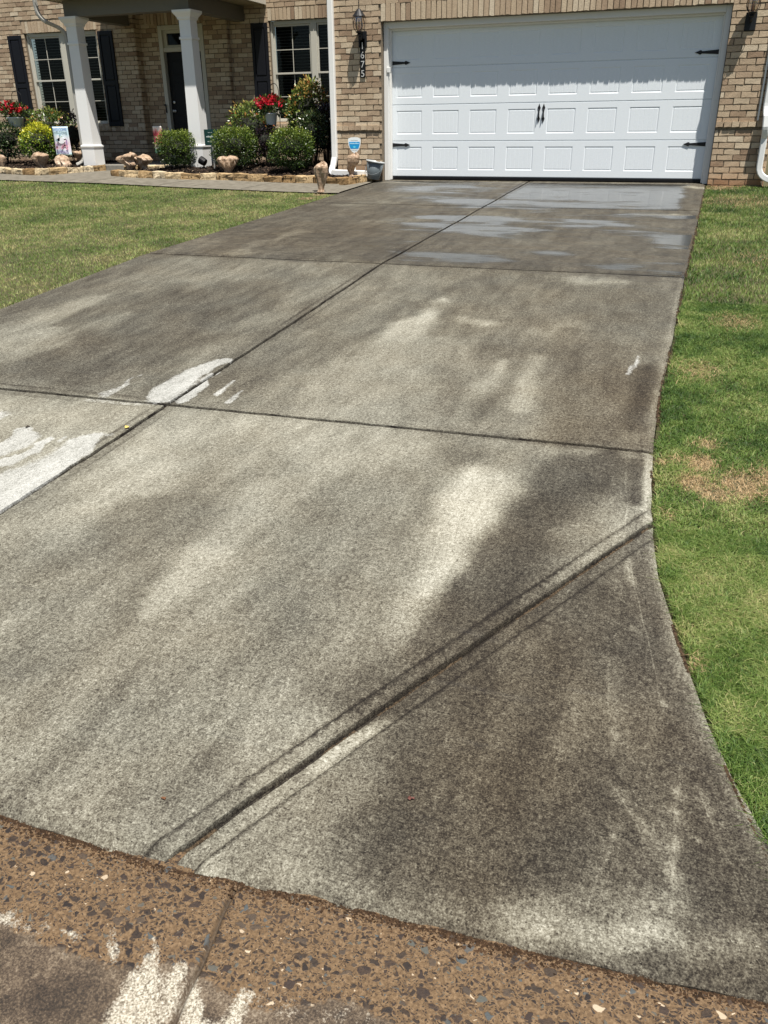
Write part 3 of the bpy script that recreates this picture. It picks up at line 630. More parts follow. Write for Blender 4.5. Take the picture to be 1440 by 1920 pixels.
# ------------------------------------------------------------------ grass
DEAD = [(1315, 865, .07, .9), (1300, 900, .06, 1.), (1395, 905, .10, .95), (1340, 918, .07, .9), (1450, 900, .12, .8), (1268, 858, .04, .5), (1380, 600, .16, .35), (1310, 690, .12, .35), (1325, 830, .06, .5), (1390, 375, .5, .35), (1350, 350, .25, .6),
        (1240, 860, .03, .6), (1250, 960, .03, .3), (1300, 1240, .03, .5), (1420, 480, .3, .2), (575, 370, .12, .9), (600, 363, .1, .9)]
DW = [(ground_at(x, y), r, s) for x, y, r, s in DEAD]
def blades(n, xr, yr, cond, hgt, wid, seg, seed, lean=.5):
    g = np.random.default_rng(seed)
    x = g.uniform(*xr, n); y = g.uniform(*yr, n); k = cond(x, y); x, y = x[k], y[k]; n = len(x)
    z = H(x, y)-.024
    dead = np.zeros(n)
    for p, r, s in DW: dead = np.maximum(dead, s*np.exp(-(((x-p.x)**2+((y-p.y)*.8)**2)/r**2)**1.5))
    dead = dead*(.7+.8*fbm(x*16, y*16, 2, 6))
    patch = fbm(x*2.1, y*2.1, 4, 21); fine = fbm(x*12, y*12, 2, 22)
    col = .33+1.0*(patch-.5)+.55*(fine-.5)+.42*(g.random(n)-.5)
    if xr[1] < 1: col = col+.17+.10*(fbm(x*.9, y*1.6, 3, 44)-.4)
    yel = g.random(n) < (.10+.35*np.clip(patch-.45, 0, 1))
    col = np.where(yel, col+.28, col)
    col = np.where(g.random(n) < dead*1.15, .86+.13*g.random(n), np.clip(col, 0, .8))
    h = hgt*g.uniform(.55, 1.15, n)*(.75+.6*fbm(x*5, y*5, 2, 8))*(1-.35*np.clip(dead, 0, 1)); w = wid*g.uniform(.7, 1.3, n)
    a = g.uniform(0, 2*math.pi, n); la = g.uniform(0, 2*math.pi, n); ll = g.uniform(.15, 1.25, n)*lean*h*2
    bx, by = np.cos(a)*w, np.sin(a)*w; lx, ly = np.cos(la)*ll, np.sin(la)*ll
    if seg == 1:
        V = np.stack([np.stack([x-bx, y-by, z], 1), np.stack([x+bx, y+by, z], 1), np.stack([x+lx, y+ly, z+h], 1)], 1).reshape(-1, 3)
        F = np.arange(n*3).reshape(n, 3); return V, F, np.repeat(col, 3)
    V = np.stack([np.stack([x-bx, y-by, z], 1), np.stack([x+bx, y+by, z], 1), np.stack([x+lx*.35+bx*.75, y+ly*.35+by*.75, z+h*.62], 1), np.stack([x+lx*.35-bx*.75, y+ly*.35-by*.75, z+h*.62], 1), np.stack([x+lx*1.15, y+ly*1.15, z+h*(.95-.15)], 1)], 1).reshape(-1, 3)
    b = np.arange(n)*5
    F = np.concatenate([np.stack([b, b+1, b+2], 1), np.stack([b, b+2, b+3], 1), np.stack([b+3, b+2, b+4], 1)])
    return V, F, np.repeat(col, 5)
grass_m = attr_ramp('grass', 'v', [(0, (.034, .078, .013)), (.22, (.084, .156, .026)), (.45, (.160, .238, .050)), (.62, (.265, .320, .095)), (.78, (.40, .385, .165)), (.86, (.42, .30, .15)), (1, (.56, .41, .235))], .55, .35, .25)
def lawn(nm, parts):
    V, F, A, n = [], [], [], 0
    for v, f, a in parts: V.append(v); F.append(f+n); A.append(a); n += len(v)
    return stuff(mesh_np(nm, np.vstack(V), np.vstack(F), grass_m, attr=np.concatenate(A)))
edge = lambda x, y: x > redge(y)+.008+.028*(fbm(y*9, y*0, 3, 3)-.25)
R1 = blades(150000, (4.9, 6.0), (-12.85, -10.9), edge, .027, .0012, 2, 1, .8)
R2 = blades(170000, (4.9, 6.6), (-10.9, -7.5), edge, .026, .0016, 2, 2, .8)
R3 = blades(95000, (4.9, 7.4), (-7.5, -.22), edge, .030, .0032, 1, 3)
R4 = blades(26000, (6.6, 10), (-12.85, 2), lambda x, y: x > 6.3, .05, .006, 1, 4)
lawn('lawn', [R1, R2, R3, R4])
lc = lambda x, y: (x < ledge(y)-.012-.02*(vn(y*9, y*0, 4)-.3)) & (y < walk_near(x)-.01+.02*(vn(x*9, x*0, 5)-.5))
L1 = blades(170000, (-4.5, -.15), (-9.6, -1.5), lc, .024, .0028, 1, 5)
L2 = blades(90000, (-9.5, -4.5), (-9.6, -.3), lc, .027, .0042, 1, 6)
L4 = blades(9000, (-9.8, -7.4), (-.9, .45), lambda x, y: (y < np.interp(x, [p.x for p in FLp], [p.y for p in FLp])-.03) & (x < -7.75), .03, .0045, 1, 8)
L3 = blades(22000, (-9.5, -.2), (-12.8, -9.6), lc, .05, .006, 1, 7)
lawn('lawn', [L1, L2, L3, L4])

# ---- soil crumbs and litter along the seams of the concrete
def crumbs(nm, pts_fn, n, c0, c1, seed, smin=.002, smax=.007):
    g = np.random.default_rng(seed); x, y, z = pts_fn(g, n); n = len(x)
    s = g.uniform(smin, smax, n); a = g.uniform(0, 6.28, n); V = []
    base = np.array([(1, 0, 0), (-.5, .85, 0), (-.5, -.85, 0), (0, 0, .9)])
    for b in base: V.append(np.stack([x+s*(b[0]*np.cos(a)-b[1]*np.sin(a))*1.3, y+s*(b[0]*np.sin(a)+b[1]*np.cos(a)), z+s*b[2]], 1))
    V = np.stack(V, 1).reshape(-1, 3); i = np.arange(n)*4
    F = np.concatenate([np.stack([i+q[0], i+q[1], i+q[2]], 1) for q in ((0, 1, 3), (1, 2, 3), (2, 0, 3))])
    return stuff(mesh_np(nm, V, F, attr_ramp(nm, 'v', [(0, c0), (.9, c1), (1, (.15, .105, .065))], .95, .2), attr=np.repeat(g.random(n)**1.5, 4)))
def seam_r(g, n):
    y = g.uniform(-12.85, -.3, n); y = np.where(g.random(n) < .6, g.uniform(-12.85, -9.5, n), y); x = redge(y)+g.exponential(.010, n)-.004; k = fbm(y*3, y*0, 2, 3) > .42
    return x[k], y[k], np.where(x[k] < redge(y[k])-.001, gz(y[k])-.004, H(x[k], y[k])-.045)
crumbs('soil_crumbs', seam_r, 9000, (.02, .012, .007), (.07, .045, .025), 71)
def seam_g(g, n):
    x = g.uniform(2.6, 5.9, n); y = YB+seam(x)-g.exponential(.009, n)+.004+.008*(fbm(x*6, x*0, 2, 3)-.5); return x, y, gz(y)-.017-.001+0*x
crumbs('seam_dirt', seam_g, 9000, (.018, .010, .005), (.060, .034, .018), 72, .0015, .0055)
def in_joint(g, n):
    t = g.random(n); p = np.array([(4.94, -10.93)])+t[:, None]*(np.array([(3.965, -12.9)])-np.array([(4.94, -10.93)]))+g.normal(0, .0035, (n, 2))
    q = np.stack([np.full(n, XC)+g.normal(0, .0035, n), g.uniform(-12.8, -2, n)], 1); u = np.stack([g.uniform(1, 4.88, n), g.uniform(0, 1, n)], 1); u[:, 1] = -10.345+(u[:, 0]-1.17)*.0295+g.normal(0, .0035, n)
    a = np.concatenate([p[:n//2], q[:n//3], u[:n//3]]); k = fbm(a[:, 0]*7, a[:, 1]*7, 2, 5) > .46; a = a[k]; return a[:, 0], a[:, 1], gz(a[:, 1])-.022
crumbs('joint_dirt', in_joint, 9000, (.025, .017, .010), (.09, .065, .040), 73, .002, .006)


# ================================================================== THE HOUSE
YF = -.24; YL = 2.0; YD = 2.2; YR = 2.3               # brick planes: garage, left wall, door wall, wall by the garage
HT = 5.4
def gp(x, y, Y): p = at(x, y, Y); return p.x, p.z
brick_m = attr_ramp('brick', 'bc', [(0, (.27, .19, .13)), (.2, (.37, .28, .195)), (.5, (.43, .335, .235)), (.8, (.48, .39, .28)), (1, (.53, .45, .34))], .9, .2)
if True:
    m = brick_m; co = objcoord(m, (1, 1, 2.0)); n = noise(m, co, 45, 4, .7)
    r = [q for q in m.node_tree.nodes if q.type == 'VALTORGB'][0]
    rr = ramp(m, [(.25, (.80, .79, .77)), (.6, (1.12, 1.11, 1.09)), (.8, (1.34, 1.32, 1.28))]); L(m, n, rr.inputs[0])
    mu = N(m, 'ShaderNodeMix', data_type='RGBA', blend_type='MULTIPLY'); mu.inputs[0].default_value = 1; L(m, r.outputs[0], mu.inputs[6]); L(m, rr.outputs[0], mu.inputs[7])
    # red clay splash near the soil
    g = N(m, 'ShaderNodeNewGeometry'); sx = N(m, 'ShaderNodeSeparateXYZ'); L(m, g.outputs['Position'], sx.inputs[0])
    cl = math_(m, 'MULTIPLY', math_(m, 'SUBTRACT', .38, math_(m, 'ADD', sx.outputs[2], math_(m, 'MULTIPLY', noise(m, co, 3, 2), .25))), 2.6, clamp=True)
    mc = N(m, 'ShaderNodeMix', data_type='RGBA', blend_type='MULTIPLY'); L(m, cl, mc.inputs[0]); L(m, mu.outputs[2], mc.inputs[6]); mc.inputs[7].default_value = (.92, .66, .50, 1)
    L(m, mc.outputs[2], P(m).inputs['Base Color']); bump(m, n, .5, .006)
mortar_m = speck('mortar', (.12, .095, .065), (.25, .20, .145), 60, .95, .4, .004)
white_trim = mat('white_trim', (.74, .735, .71), .45); white_paint = mat('white_paint', (.80, .80, .79), .4)
grey_trim = mat('beige_trim', (.52, .50, .43), .5); black_m = mat('black_paint', (.006, .006, .007), .5, 0, .25); dark_m = mat('dark_room', (.006, .006, .007), .9)
iron_m = mat('black_iron', (.008, .008, .010), .5, 0, .35); cream_m = mat('soffit', (.34, .29, .18), .6)
house = thing('brick_house', 'tan brick house with white double garage door and columned front porch', 'house', (2.4, 0, 0))
HP = Vector(house.location)
def hp(o):
    o.parent = house; o.matrix_parent_inverse = Matrix.Translation(-HP); return o
def sub(o, parent, off=None):
    o.parent = parent; o.matrix_parent_inverse = (Matrix.Translation(-HP) if parent.parent is house and False else Matrix.Identity(4)); return o

BH, BL, MJ = .0810, .2155, .0125
def brickwork(nm, x0, x1, z0, z1, Y, holes, seed, thick=.09, soldiers=(), outward=-1, axis='x', parent=True, ledge=None):
    """running-bond wall of individual, slightly uneven bricks on the plane y=Y (axis x) or x=Y (axis y)"""
    g = random.Random(seed); V, F, A = [], [], []
    def brick(a0, a1, b0, b1, out=0.):
        if a1-a0 < .03 or b1-b0 < .02: return
        n = len(V); d = .007+g.uniform(0, .007)+out; c = g.random()**.9
        if g.random() < .07: c = g.uniform(.0, .12)
        j = lambda s=.0035: g.uniform(-s, s)
        f = [(a0+j(), b0+j(.005)), (a1+j(), b0+j(.005)), (a1+j(), b1+j()), (a0+j(), b1+j())]
        mid = ((a0+a1)/2, b0+j(.006)); midt = ((a0+a1)/2, b1+j(.003))
        front = [f[0], mid, f[1], f[2], midt, f[3]]
        for (a, b) in front: V.append((a, outward*(d+j(.002)), b)); A.append(c)
        for (a, b) in front: V.append((a, -outward*.01, b)); A.append(c)
        F.append((n, n+1, n+4, n+5)); F.append((n+1, n+2, n+3, n+4))
        for k in range(6): F.append((n+k, n+6+k, n+6+(k+1) % 6, n+(k+1) % 6))
    nr = int((z1-z0)/BH)+1
    occ = [(h[0]-.001, h[1]+.001, h[2]-.001, h[3]+.001) for h in holes]+[(s[0], s[1], s[2], s[3]) for s in soldiers]+([(x0-1, x1+1, ledge-.001, ledge+.078)] if ledge else [])
    for r in range(nr):
        b0 = z0+r*BH; b1 = min(b0+BH-MJ, z1)
        a = x0-(BL/2 if r % 2 else 0)-(.02 if r % 3 == 0 else 0)
        while a < x1:
            s, e = max(a, x0), min(a+BL-MJ, x1); a += BL
            segs = [(s, e)]
            zz = (b0+b1)/2
            for (h0, h1, h2, h3) in occ:
                if h2-.0 < zz < h3+.0:
                    ns = []
                    for (p, q) in segs:
                        if q <= h0 or p >= h1: ns.append((p, q)); continue
                        if p < h0: ns.append((p, h0-.003))
                        if q > h1: ns.append((h1+.003, q))
                    segs = ns
            for p, q in segs: brick(p, q, b0, b1)
    for s in soldiers:
        a = s[0]
        while a < s[1]-.02:
            brick(a, min(a+BH-MJ, s[1]), s[2], s[3]-MJ, .002); a += BH
    if ledge:
        spans = [(x0, x1)]
        for h in holes:
            if h[2] < ledge < h[3]: spans = [q for p in spans for q in ((p[0], min(p[1], h[0])), (max(p[0], h[1]), p[1])) if q[1]-q[0] > .05]
        for p, q in spans:
            a = p
            while a < q-.03: brick(a, min(a+BL*.5-MJ, q), ledge, ledge+.07, .022); a += BL*.5
    # mortar backing with the same holes (grid of rectangles)
    xs = sorted({x0, x1, *[h[0] for h in holes], *[h[1] for h in holes]}); zs = sorted({z0, z1, *[h[2] for h in holes], *[h[3] for h in holes]})
    xs = [x for x in xs if x0 <= x <= x1]; zs = [z for z in zs if z0 <= z <= z1]
    bm = bmesh.new(); 
    def rect(p, q): 
        poly(bm, q)
    cells = set()
    for i in range(len(xs)-1):
        for k in range(len(zs)-1):
            cx, cz = (xs[i]+xs[i+1])/2, (zs[k]+zs[k+1])/2
            if any(h[0] < cx < h[1] and h[2] < cz < h[3] for h in holes): continue
            cells.add((i, k))
    t = -outward*thick
    for (i, k) in cells:
        a0, a1, b0, b1 = xs[i], xs[i+1], zs[k], zs[k+1]
        poly(bm, [(a0, 0, b0), (a1, 0, b0), (a1, 0, b1), (a0, 0, b1)]); poly(bm, [(a0, t, b0), (a0, t, b1), (a1, t, b1), (a1, t, b0)])
        if (i-1, k) not in cells: poly(bm, [(a0, 0, b0), (a0, 0, b1), (a0, t, b1), (a0, t, b0)])
        if (i+1, k) not in cells: poly(bm, [(a1, 0, b0), (a1, t, b0), (a1, t, b1), (a1, 0, b1)])
        if (i, k-1) not in cells: poly(bm, [(a0, 0, b0), (a0, t, b0), (a1, t, b0), (a1, 0, b0)])
        if (i, k+1) not in cells: poly(bm, [(a0, 0, b1), (a1, 0, b1), (a1, t, b1), (a0, t, b1)])
    bmesh.ops.remove_doubles(bm, verts=bm.verts, dist=1e-4)
    bm.verts.index_update(); n0 = len(V)
    for v in bm.verts: V.append(tuple(v.co)); A.append(.5)
    bf = [[v.index+n0 for v in f.verts] for f in bm.faces]; bm.free()
    nb = len(F); F2 = [list(f) for f in F]+bf
    V = np.array(V)
    if axis == 'y': V = np.stack([Y+V[:, 1]*1, V[:, 0], V[:, 2]], 1)
    else: V = np.stack([V[:, 0], Y+V[:, 1], V[:, 2]], 1)
    o = mesh_np(nm, V, F2, brick_m, attr=np.array(A), attrname='bc')
    o.data.materials.append(mortar_m)
    mi = np.zeros(len(F2), np.int32); mi[nb:] = 1; o.data.polygons.foreach_set('material_index', mi)
    bm = bmesh.new(); bm.from_mesh(o.data); bmesh.ops.recalc_face_normals(bm, faces=bm.faces); bm.to_mesh(o.data); bm.free()
    return hp(o)

GX0, GX1, GZ = -.075, 4.985, 2.215
# garage front
brickwork('wall', -.86, 5.73, -.14, HT, YF, [(GX0, GX1, -.5, GZ)], 1, soldiers=[(GX0, GX1, GZ+.004, GZ+.25)], ledge=.70)
# windows / door positions on their walls
WLx0, WLx1 = gp(47, 75, YL)[0], gp(200, 54, YL)[0]; WRx0 = gp(505, 60, YR)[0]; WW = 1.80; WRx1 = WRx0+WW
WLx1 = WLx0+WW; WZ0, WZ1 = .83, 2.575
DX0, DX1 = gp(296, 60, YD)[0], gp(381, 60, YD)[0]; DZ1 = gp(296, 48, YD)[1]
ELx = gp(253, 76, YL)[0]; ERx = gp(425, 60, YD)[0]
print('win', WLx0, WRx0, 'door', DX0, DX1, DZ1, 'entry', ELx, ERx)
brickwork('wall', -12, ELx, -.1, HT, YL, [(WLx0, WLx1, WZ0, WZ1)], 2, soldiers=[(WLx0-.02, WLx1+.02, WZ1+.004, WZ1+.22)], ledge=.72)
brickwork('wall', ELx-.05, ERx, -.1, HT, YD, [(DX0, DX1, -.5, DZ1)], 3, soldiers=[(DX0-.3, DX1+.02, DZ1+.004, DZ1+.22)])
brickwork('wall', ERx-.05, -.86, -.1, HT, YR, [(WRx0, WRx1, WZ0, WZ1+.02)], 4, soldiers=[(WRx0-.01, WRx1+.02, WZ1+.024, WZ1+.235)], ledge=.72)
brickwork('wall', YF+.01, YR, -.14, HT, -.86, [], 5, axis='y', outward=-1)
brickwork('wall', YF+.01, 10, -.14, HT, 5.73, [], 6, axis='y', outward=1)
brickwork('wall', YL, YD, -.1, 3.1, ELx, [], 7, axis='y', outward=1)
brickwork('wall', YD, YR, -.1, 3.1, ERx, [], 8, axis='y', outward=1)
# sills of projecting rowlock bricks
def sill(x0, x1, Y, z):
    bm = bmesh.new(); x = x0
    while x < x1-.02: box(bm, x+.003, min(x+BH-.006, x1), Y-.045, Y+.05, z-.095, z-.004, bev=.004); x += BH
    o = bmobj('window_sill', bm, brick_m); a = o.data.attributes.new('bc', 'FLOAT', 'POINT')
    a.data.foreach_set('value', np.repeat(RNG.uniform(.3, .95, len(o.data.vertices)//8+1), 8)[:len(o.data.vertices)]); return hp(o)
sill(WLx0-.05, WLx1+.05, YL, WZ0); sill(WRx0-.05, WRx1+.05, YR, WZ0)

# roofs (out of the photo, they close the house)
shingle = speck('shingles', (.06, .055, .05), (.12, .11, .10), 30, .95, .5, .01)
bm = bmesh.new()
for (x0, x1, y0, y1, zt) in ((-.90, 6.05, -.5, 10.3, HT), (-12.4, -.9, 1.7, 10.3, HT+.003)):
    cx, cy = (x0+x1)/2, (y0+y1)/2
    a = [bm.verts.new(p) for p in ((x0, y0, zt), (x1, y0, zt), (x1, y1, zt), (x0, y1, zt))]
    r = min(x1-x0, y1-y0)/2
    b = [bm.verts.new(p) for p in ((cx-(max(0, (x1-x0)/2-r)), cy-(max(0, (y1-y0)/2-r)), zt+r*.55), (cx+(max(0, (x1-x0)/2-r)), cy+(max(0, (y1-y0)/2-r)), zt+r*.55))]
    if x1-x0 > y1-y0:
        for q in ((a[0], a[1], b[1], b[0]), (a[1], a[2], b[1]), (a[2], a[3], b[0], b[1]), (a[3], a[0], b[0]), (a[3], a[2], a[1], a[0])): bm.faces.new(q)
    else:
        for q in ((a[0], a[1], b[0]), (a[1], a[2], b[1], b[0]), (a[2], a[3], b[1]), (a[3], a[0], b[0], b[1]), (a[3], a[2], a[1], a[0])): bm.faces.new(q)
hp(bmobj('roof', bm, shingle))

# ------------------------------------------------------------------ garage door
gd_m = mat('door_paint', (.80, .83, .86), .42)
co = objcoord(gd_m, (1, 1, 9)); n = noise(gd_m, co, 22, 4, .7); r = ramp(gd_m, [(.3, (.72, .765, .80)), (.7, (.79, .835, .865))]); L(gd_m, n, r.inputs[0]); L(gd_m, r.outputs[0], P(gd_m).inputs['Base Color'])
bump(gd_m, noise(gd_m, objcoord(gd_m, (2, 1, 30)), 18, 3), .12, .002)
bm = bmesh.new(); SH = .5325; X0, X1 = -.03, 4.915
def vgrid(xs, zs, zf):
    vv = [[bm.verts.new((x, zf(x, z), z)) for x in xs] for z in zs]
    for A, B in zip(vv, vv[1:]):
        for k in range(len(xs)-1): bm.faces.new((A[k], A[k+1], B[k+1], B[k]))
PXW, PW = 4.88/8, .405
for s in range(4):
    z0 = s*SH; za, zb_ = z0+.115, z0+.435
    zs = [z0, z0+.004, z0+.008, za-.012, za-.006, za, za+.007, za+.012, zb_-.012, zb_-.007, zb_, zb_+.006, zb_+.012, z0+SH-.008, z0+SH-.004, z0+SH-.001]
    xs = [X0]; pan = []
    for k in range(8):
        c = PXW*(k+.5)
        a, b = c-PW/2, c+PW/2; pan.append((a, b)); xs += [a-.012, a-.006, a, a+.007, a+.012]
        for i in range(1, 6): g = a+(b-a)*i/6; xs += [g-.0025, g, g+.0025]
        xs += [b-.012, b-.007, b, b+.006, b+.012]
    xs += [X1]
    def zf(x, z, z0=z0, za=za, zb_=zb_, pan=pan):
        d = 0
        if z < z0+.006 or z > z0+SH-.006: d = .008
        for a, b in pan:
            if a-.0125 <= x <= b+.0125 and za-.0125 <= z <= zb_+.0125:
                e = min(x-a, b-x, z-za, zb_-z)
                d = np.interp(e, [-.012, -.006, 0, .007, .012], [0, .004, .0055, .0055, .003])
                if e > .011:
                    for i in range(1, 6):
                        g = a+(b-a)*i/6
                        if abs(x-g) < .001: d = .0052
        return d
    vgrid(xs, zs, zf)
door = hp(bmobj('garage_door', bm, gd_m)); 
def hsub(o): o.parent = door; o.matrix_parent_inverse = Matrix.Identity(4); return o
def spear(bm, L_, z, x, sgn, y=-.004):
    pts = [(0, -.030), (.235*L_/.33, -.014), (.245*L_/.33, -.026), (.262*L_/.33, -.027), (.285*L_/.33, -.016), (L_, 0)]
    ol = [(x+sgn*a, z+b) for a, b in pts]+[(x+sgn*a, z-b) for a, b in reversed(pts[:-1])]
    prism_y(bm, ol, y-.006, y)
for zz in (1.66, .475):
    for x, sg in ((X0+.02, 1), (X1-.015, -1)):
        bm = bmesh.new(); spear(bm, .335, zz, x, sg); hsub(bmobj('strap_hinge', bm, iron_m))
for x in (2.405, 2.475):
    bm = bmesh.new(); zc = .915
    for s in (1, -1):
        ol = [(-.008, 0), (-.012, .05), (-.024, .075), (-.012, .10), (0, .135), (.012, .10), (.024, .075), (.012, .05), (.008, 0)]
        prism_y(bm, [(x+a, zc+s*(b-.0)) for a, b in ol], -.008, -.001)
    tube(bm, [(x, -.004, zc+.06), (x, -.038, zc+.045), (x, -.042, zc-.03), (x, -.004, zc-.06)], .007, 8)
    hsub(bmobj('pull_handle', bm, iron_m))
bm = bmesh.new(); box(bm, X0, X1, -.012, .03, -.05, -.002, bev=.008); hsub(bmobj('rubber_seal', bm, black_m))
# frame round the door: two jambs and a head, weather strip
def part(nm, m_, fn, parent=None):
    bm = bmesh.new(); fn(bm); o = bmobj(nm, bm, m_)
    return hp(o) if parent is None else hsub2(o, parent)
def hsub2(o, parent): o.parent = parent; o.matrix_parent_inverse = Matrix.Identity(4) if parent.parent else Matrix.Identity(4); return o
def frame(bm):
    z1 = GZ-.002
    box(bm, GX0+.003, GX0+.075, -.145, .03, -.06, z1, bev=.006); box(bm, GX1-.075, GX1-.003, -.145, .03, -.06, z1, bev=.006)
    box(bm, GX0+.076, GX1-.076, -.145, .03, z1-.085, z1, bev=.006)
    box(bm, GX0+.076, GX0+.10, -.06, -.012, -.05, z1-.086, bev=.003); box(bm, GX1-.10, GX1-.076, -.06, -.012, -.05, z1-.086, bev=.003)
    box(bm, GX0+.101, GX1-.101, -.06, -.012, z1-.112, z1-.086, bev=.003)
part('garage_frame', white_trim, frame)
part('garage_back_wall', dark_m, lambda bm: box(bm, GX0-.05, GX1+.05, .35, .40, -.3, 2.4))
bm = bmesh.new(); box(bm, -.0, .05, -.16, -.10, 1.52, 1.60, bev=.008); tube(bm, [(.03, -.13, 1.53), (.035, -.12, 1.40)], .006, 6); 
o = hp(bmobj('keypad', bm, mat('keypad_white', (.72, .72, .70), .5))); o.location.x += -.02

# ------------------------------------------------------------------ windows
glass_m = bpy.data.materials.new('window_glass'); glass_m.use_nodes = True
g = glass_m.node_tree; g.nodes.clear(); out = g.nodes.new('ShaderNodeOutputMaterial'); mixn = g.nodes.new('ShaderNodeMixShader'); tr = g.nodes.new('ShaderNodeBsdfTransparent'); gl = g.nodes.new('ShaderNodeBsdfGlossy'); fr = g.nodes.new('ShaderNodeFresnel')
tr.inputs[0].default_value = (.55, .58, .57, 1); gl.inputs['Roughness'].default_value = .015; fr.inputs[0].default_value = 1.5; gl.inputs[0].default_value = (.34, .37, .38, 1)
g.links.new(fr.outputs[0], mixn.inputs[0]); g.links.new(tr.outputs[0], mixn.inputs[1]); g.links.new(gl.outputs[0], mixn.inputs[2]); g.links.new(mixn.outputs[0], out.inputs[0])
blind_m = mat('blind_slats', (.16, .158, .15), .6)
def window(x0, z0, z1, Y):
    y = Y+.055; w = WW
    bm = bmesh.new(); z1 -= .006
    for a, b in ((x0+.003, x0+.050), (x0+w-.050, x0+w-.003), (x0+w/2-.062, x0+w/2+.062)): box(bm, a, b, y-.01, y+.06, z0, z1, bev=.006)
    for k in (0, 1):
        a = x0+.0625 if k == 0 else x0+w/2+.0625; b = a+w/2-.125
        box(bm, a, b, y-.008, y+.06, z1-.062, z1, bev=.005); box(bm, a, b, y-.012, y+.06, z0, z0+.055, bev=.005)
    fo = hp(bmobj('window', bm, grey_trim))
    for k in (0, 1):
        a = x0+.0505 if k == 0 else x0+w/2+.0625; b = a+w/2-.113; zm = (z0+z1)/2
        for lo, hi, yy in ((zm-.02, z1-.0625, y+.012), (z0+.0555, zm+.012, y+.036)):
            bm = bmesh.new()
            if yy < y+.02: yy0 = yy
            s = .032
            box(bm, a+.001, a+s, yy, yy+.022, lo, hi, bev=.003); box(bm, b-s, b-.001, yy, yy+.022, lo, hi, bev=.003)
            box(bm, a+s+.001, b-s-.001, yy+.001, yy+.022, hi-s, hi, bev=.003); box(bm, a+s+.001, b-s-.001, yy+.001, yy+.022, lo, lo+s, bev=.003)
            box(bm, (a+b)/2-.006, (a+b)/2+.006, yy+.006, yy+.014, lo+s, hi-s); zc = (lo+hi)/2
            box(bm, a+s, (a+b)/2-.0065, yy+.006, yy+.014, zc-.006, zc+.006); box(bm, (a+b)/2+.0065, b-s, yy+.006, yy+.014, zc-.006, zc+.006)
            hsub2(bmobj('sash', bm, grey_trim), fo)
            bm = bmesh.new(); poly(bm, [(a+s-.004, yy+.016, lo+s-.004), (b-s+.004, yy+.016, lo+s-.004), (b-s+.004, yy+.016, hi-s+.004), (a+s-.004, yy+.016, hi-s+.004)])
            hsub2(bmobj('pane', bm, glass_m), fo)
        bm = bmesh.new(); z = z0+.09
        while z < z1-.07:
            box(bm, a+.03, b-.03, y+.085, y+.105, z, z+.011); z += .052
        box(bm, a+.01, b-.01, y+.08, y+.13, z1-.075, z1-.035)
        hsub2(bmobj('blinds', bm, blind_m), fo)
    bm = bmesh.new(); box(bm, x0-.02, x0+w+.02, y+.26, y+.28, z0-.05, z1+.05); hsub2(bmobj('dark_interior', bm, dark_m), fo)
    return fo
window(WLx0, WZ0, WZ1, YL); window(WRx0, WZ0, WZ1+.02, YR)
# shutters, two raised panels each
shut_m = mat('shutter_paint', (.006, .0065, .010), .5, 0, .3); bump(shut_m, noise(shut_m, objcoord(shut_m), 40, 3), .1, .001)
def shutter(x0, w, z0, z1, Y):
    bm = bmesh.new(); y = Y-.012; zm = z0+(z1-z0)*.46
    box(bm, x0, x0+w, y-.012, y, z0, z1)
    st = .055
    box(bm, x0, x0+st, y-.034, y-.0125, z0, z1, bev=.004); box(bm, x0+w-st, x0+w, y-.034, y-.0125, z0, z1, bev=.004)
    for a, b in ((z0, z0+.08), (zm-.04, zm+.04), (z1-.075, z1)): box(bm, x0+st+.0005, x0+w-st-.0005, y-.034, y-.0125, a, b, bev=.004)
    for a, b in ((z0+.1, zm-.06), (zm+.06, z1-.095)): box(bm, x0+st+.018, x0+w-st-.018, y-.030, y-.0125, a, b, bev=.012)
    hp(bmobj('shutter', bm, shut_m))
SW = .345
shutter(WLx0-.075-SW, SW, WZ0-.02, WZ1-.03, YL); shutter(WLx1+.05, SW, WZ0-.02, WZ1-.03, YL)
shutter(WRx0-.03-SW, SW, WZ0-.02, WZ1-.01, YR); shutter(WRx1+.05, SW, WZ0-.02, WZ1-.01, YR)

# ------------------------------------------------------------------ front door
PFZ = .13
def dframe(bm):
    y0 = YD-.02
    for a, b in ((DX0+.003, DX0+.09), (DX1-.09, DX1-.003)): box(bm, a, b, y0, y0+.14, PFZ, DZ1-.003, bev=.008)
    box(bm, DX0+.0905, DX1-.0905, y0, y0+.14, DZ1-.085, DZ1-.003, bev=.008)
    tz = DZ1-.42; box(bm, DX0+.0905, DX1-.0905, y0+.02, y0+.14, tz-.045, tz+.035, bev=.006)
    # transom sash
    a, b = DX0+.091, DX1-.091
    box(bm, a, a+.07, y0+.06, y0+.10, tz+.036, DZ1-.086); box(bm, b-.07, b, y0+.06, y0+.10, tz+.036, DZ1-.086)
    box(bm, a+.0705, b-.0705, y0+.06, y0+.10, DZ1-.14, DZ1-.0865); box(bm, a+.0705, b-.0705, y0+.06, y0+.10, tz+.036, tz+.075)
df = part('door_frame', grey_trim, dframe)
bm = bmesh.new(); tz = DZ1-.42; poly(bm, [(DX0+.15, YD+.07, tz+.06), (DX1-.15, YD+.07, tz+.06), (DX1-.15, YD+.07, DZ1-.13), (DX0+.15, YD+.07, DZ1-.13)]); hsub2(bmobj('transom_pane', bm, glass_m), df)
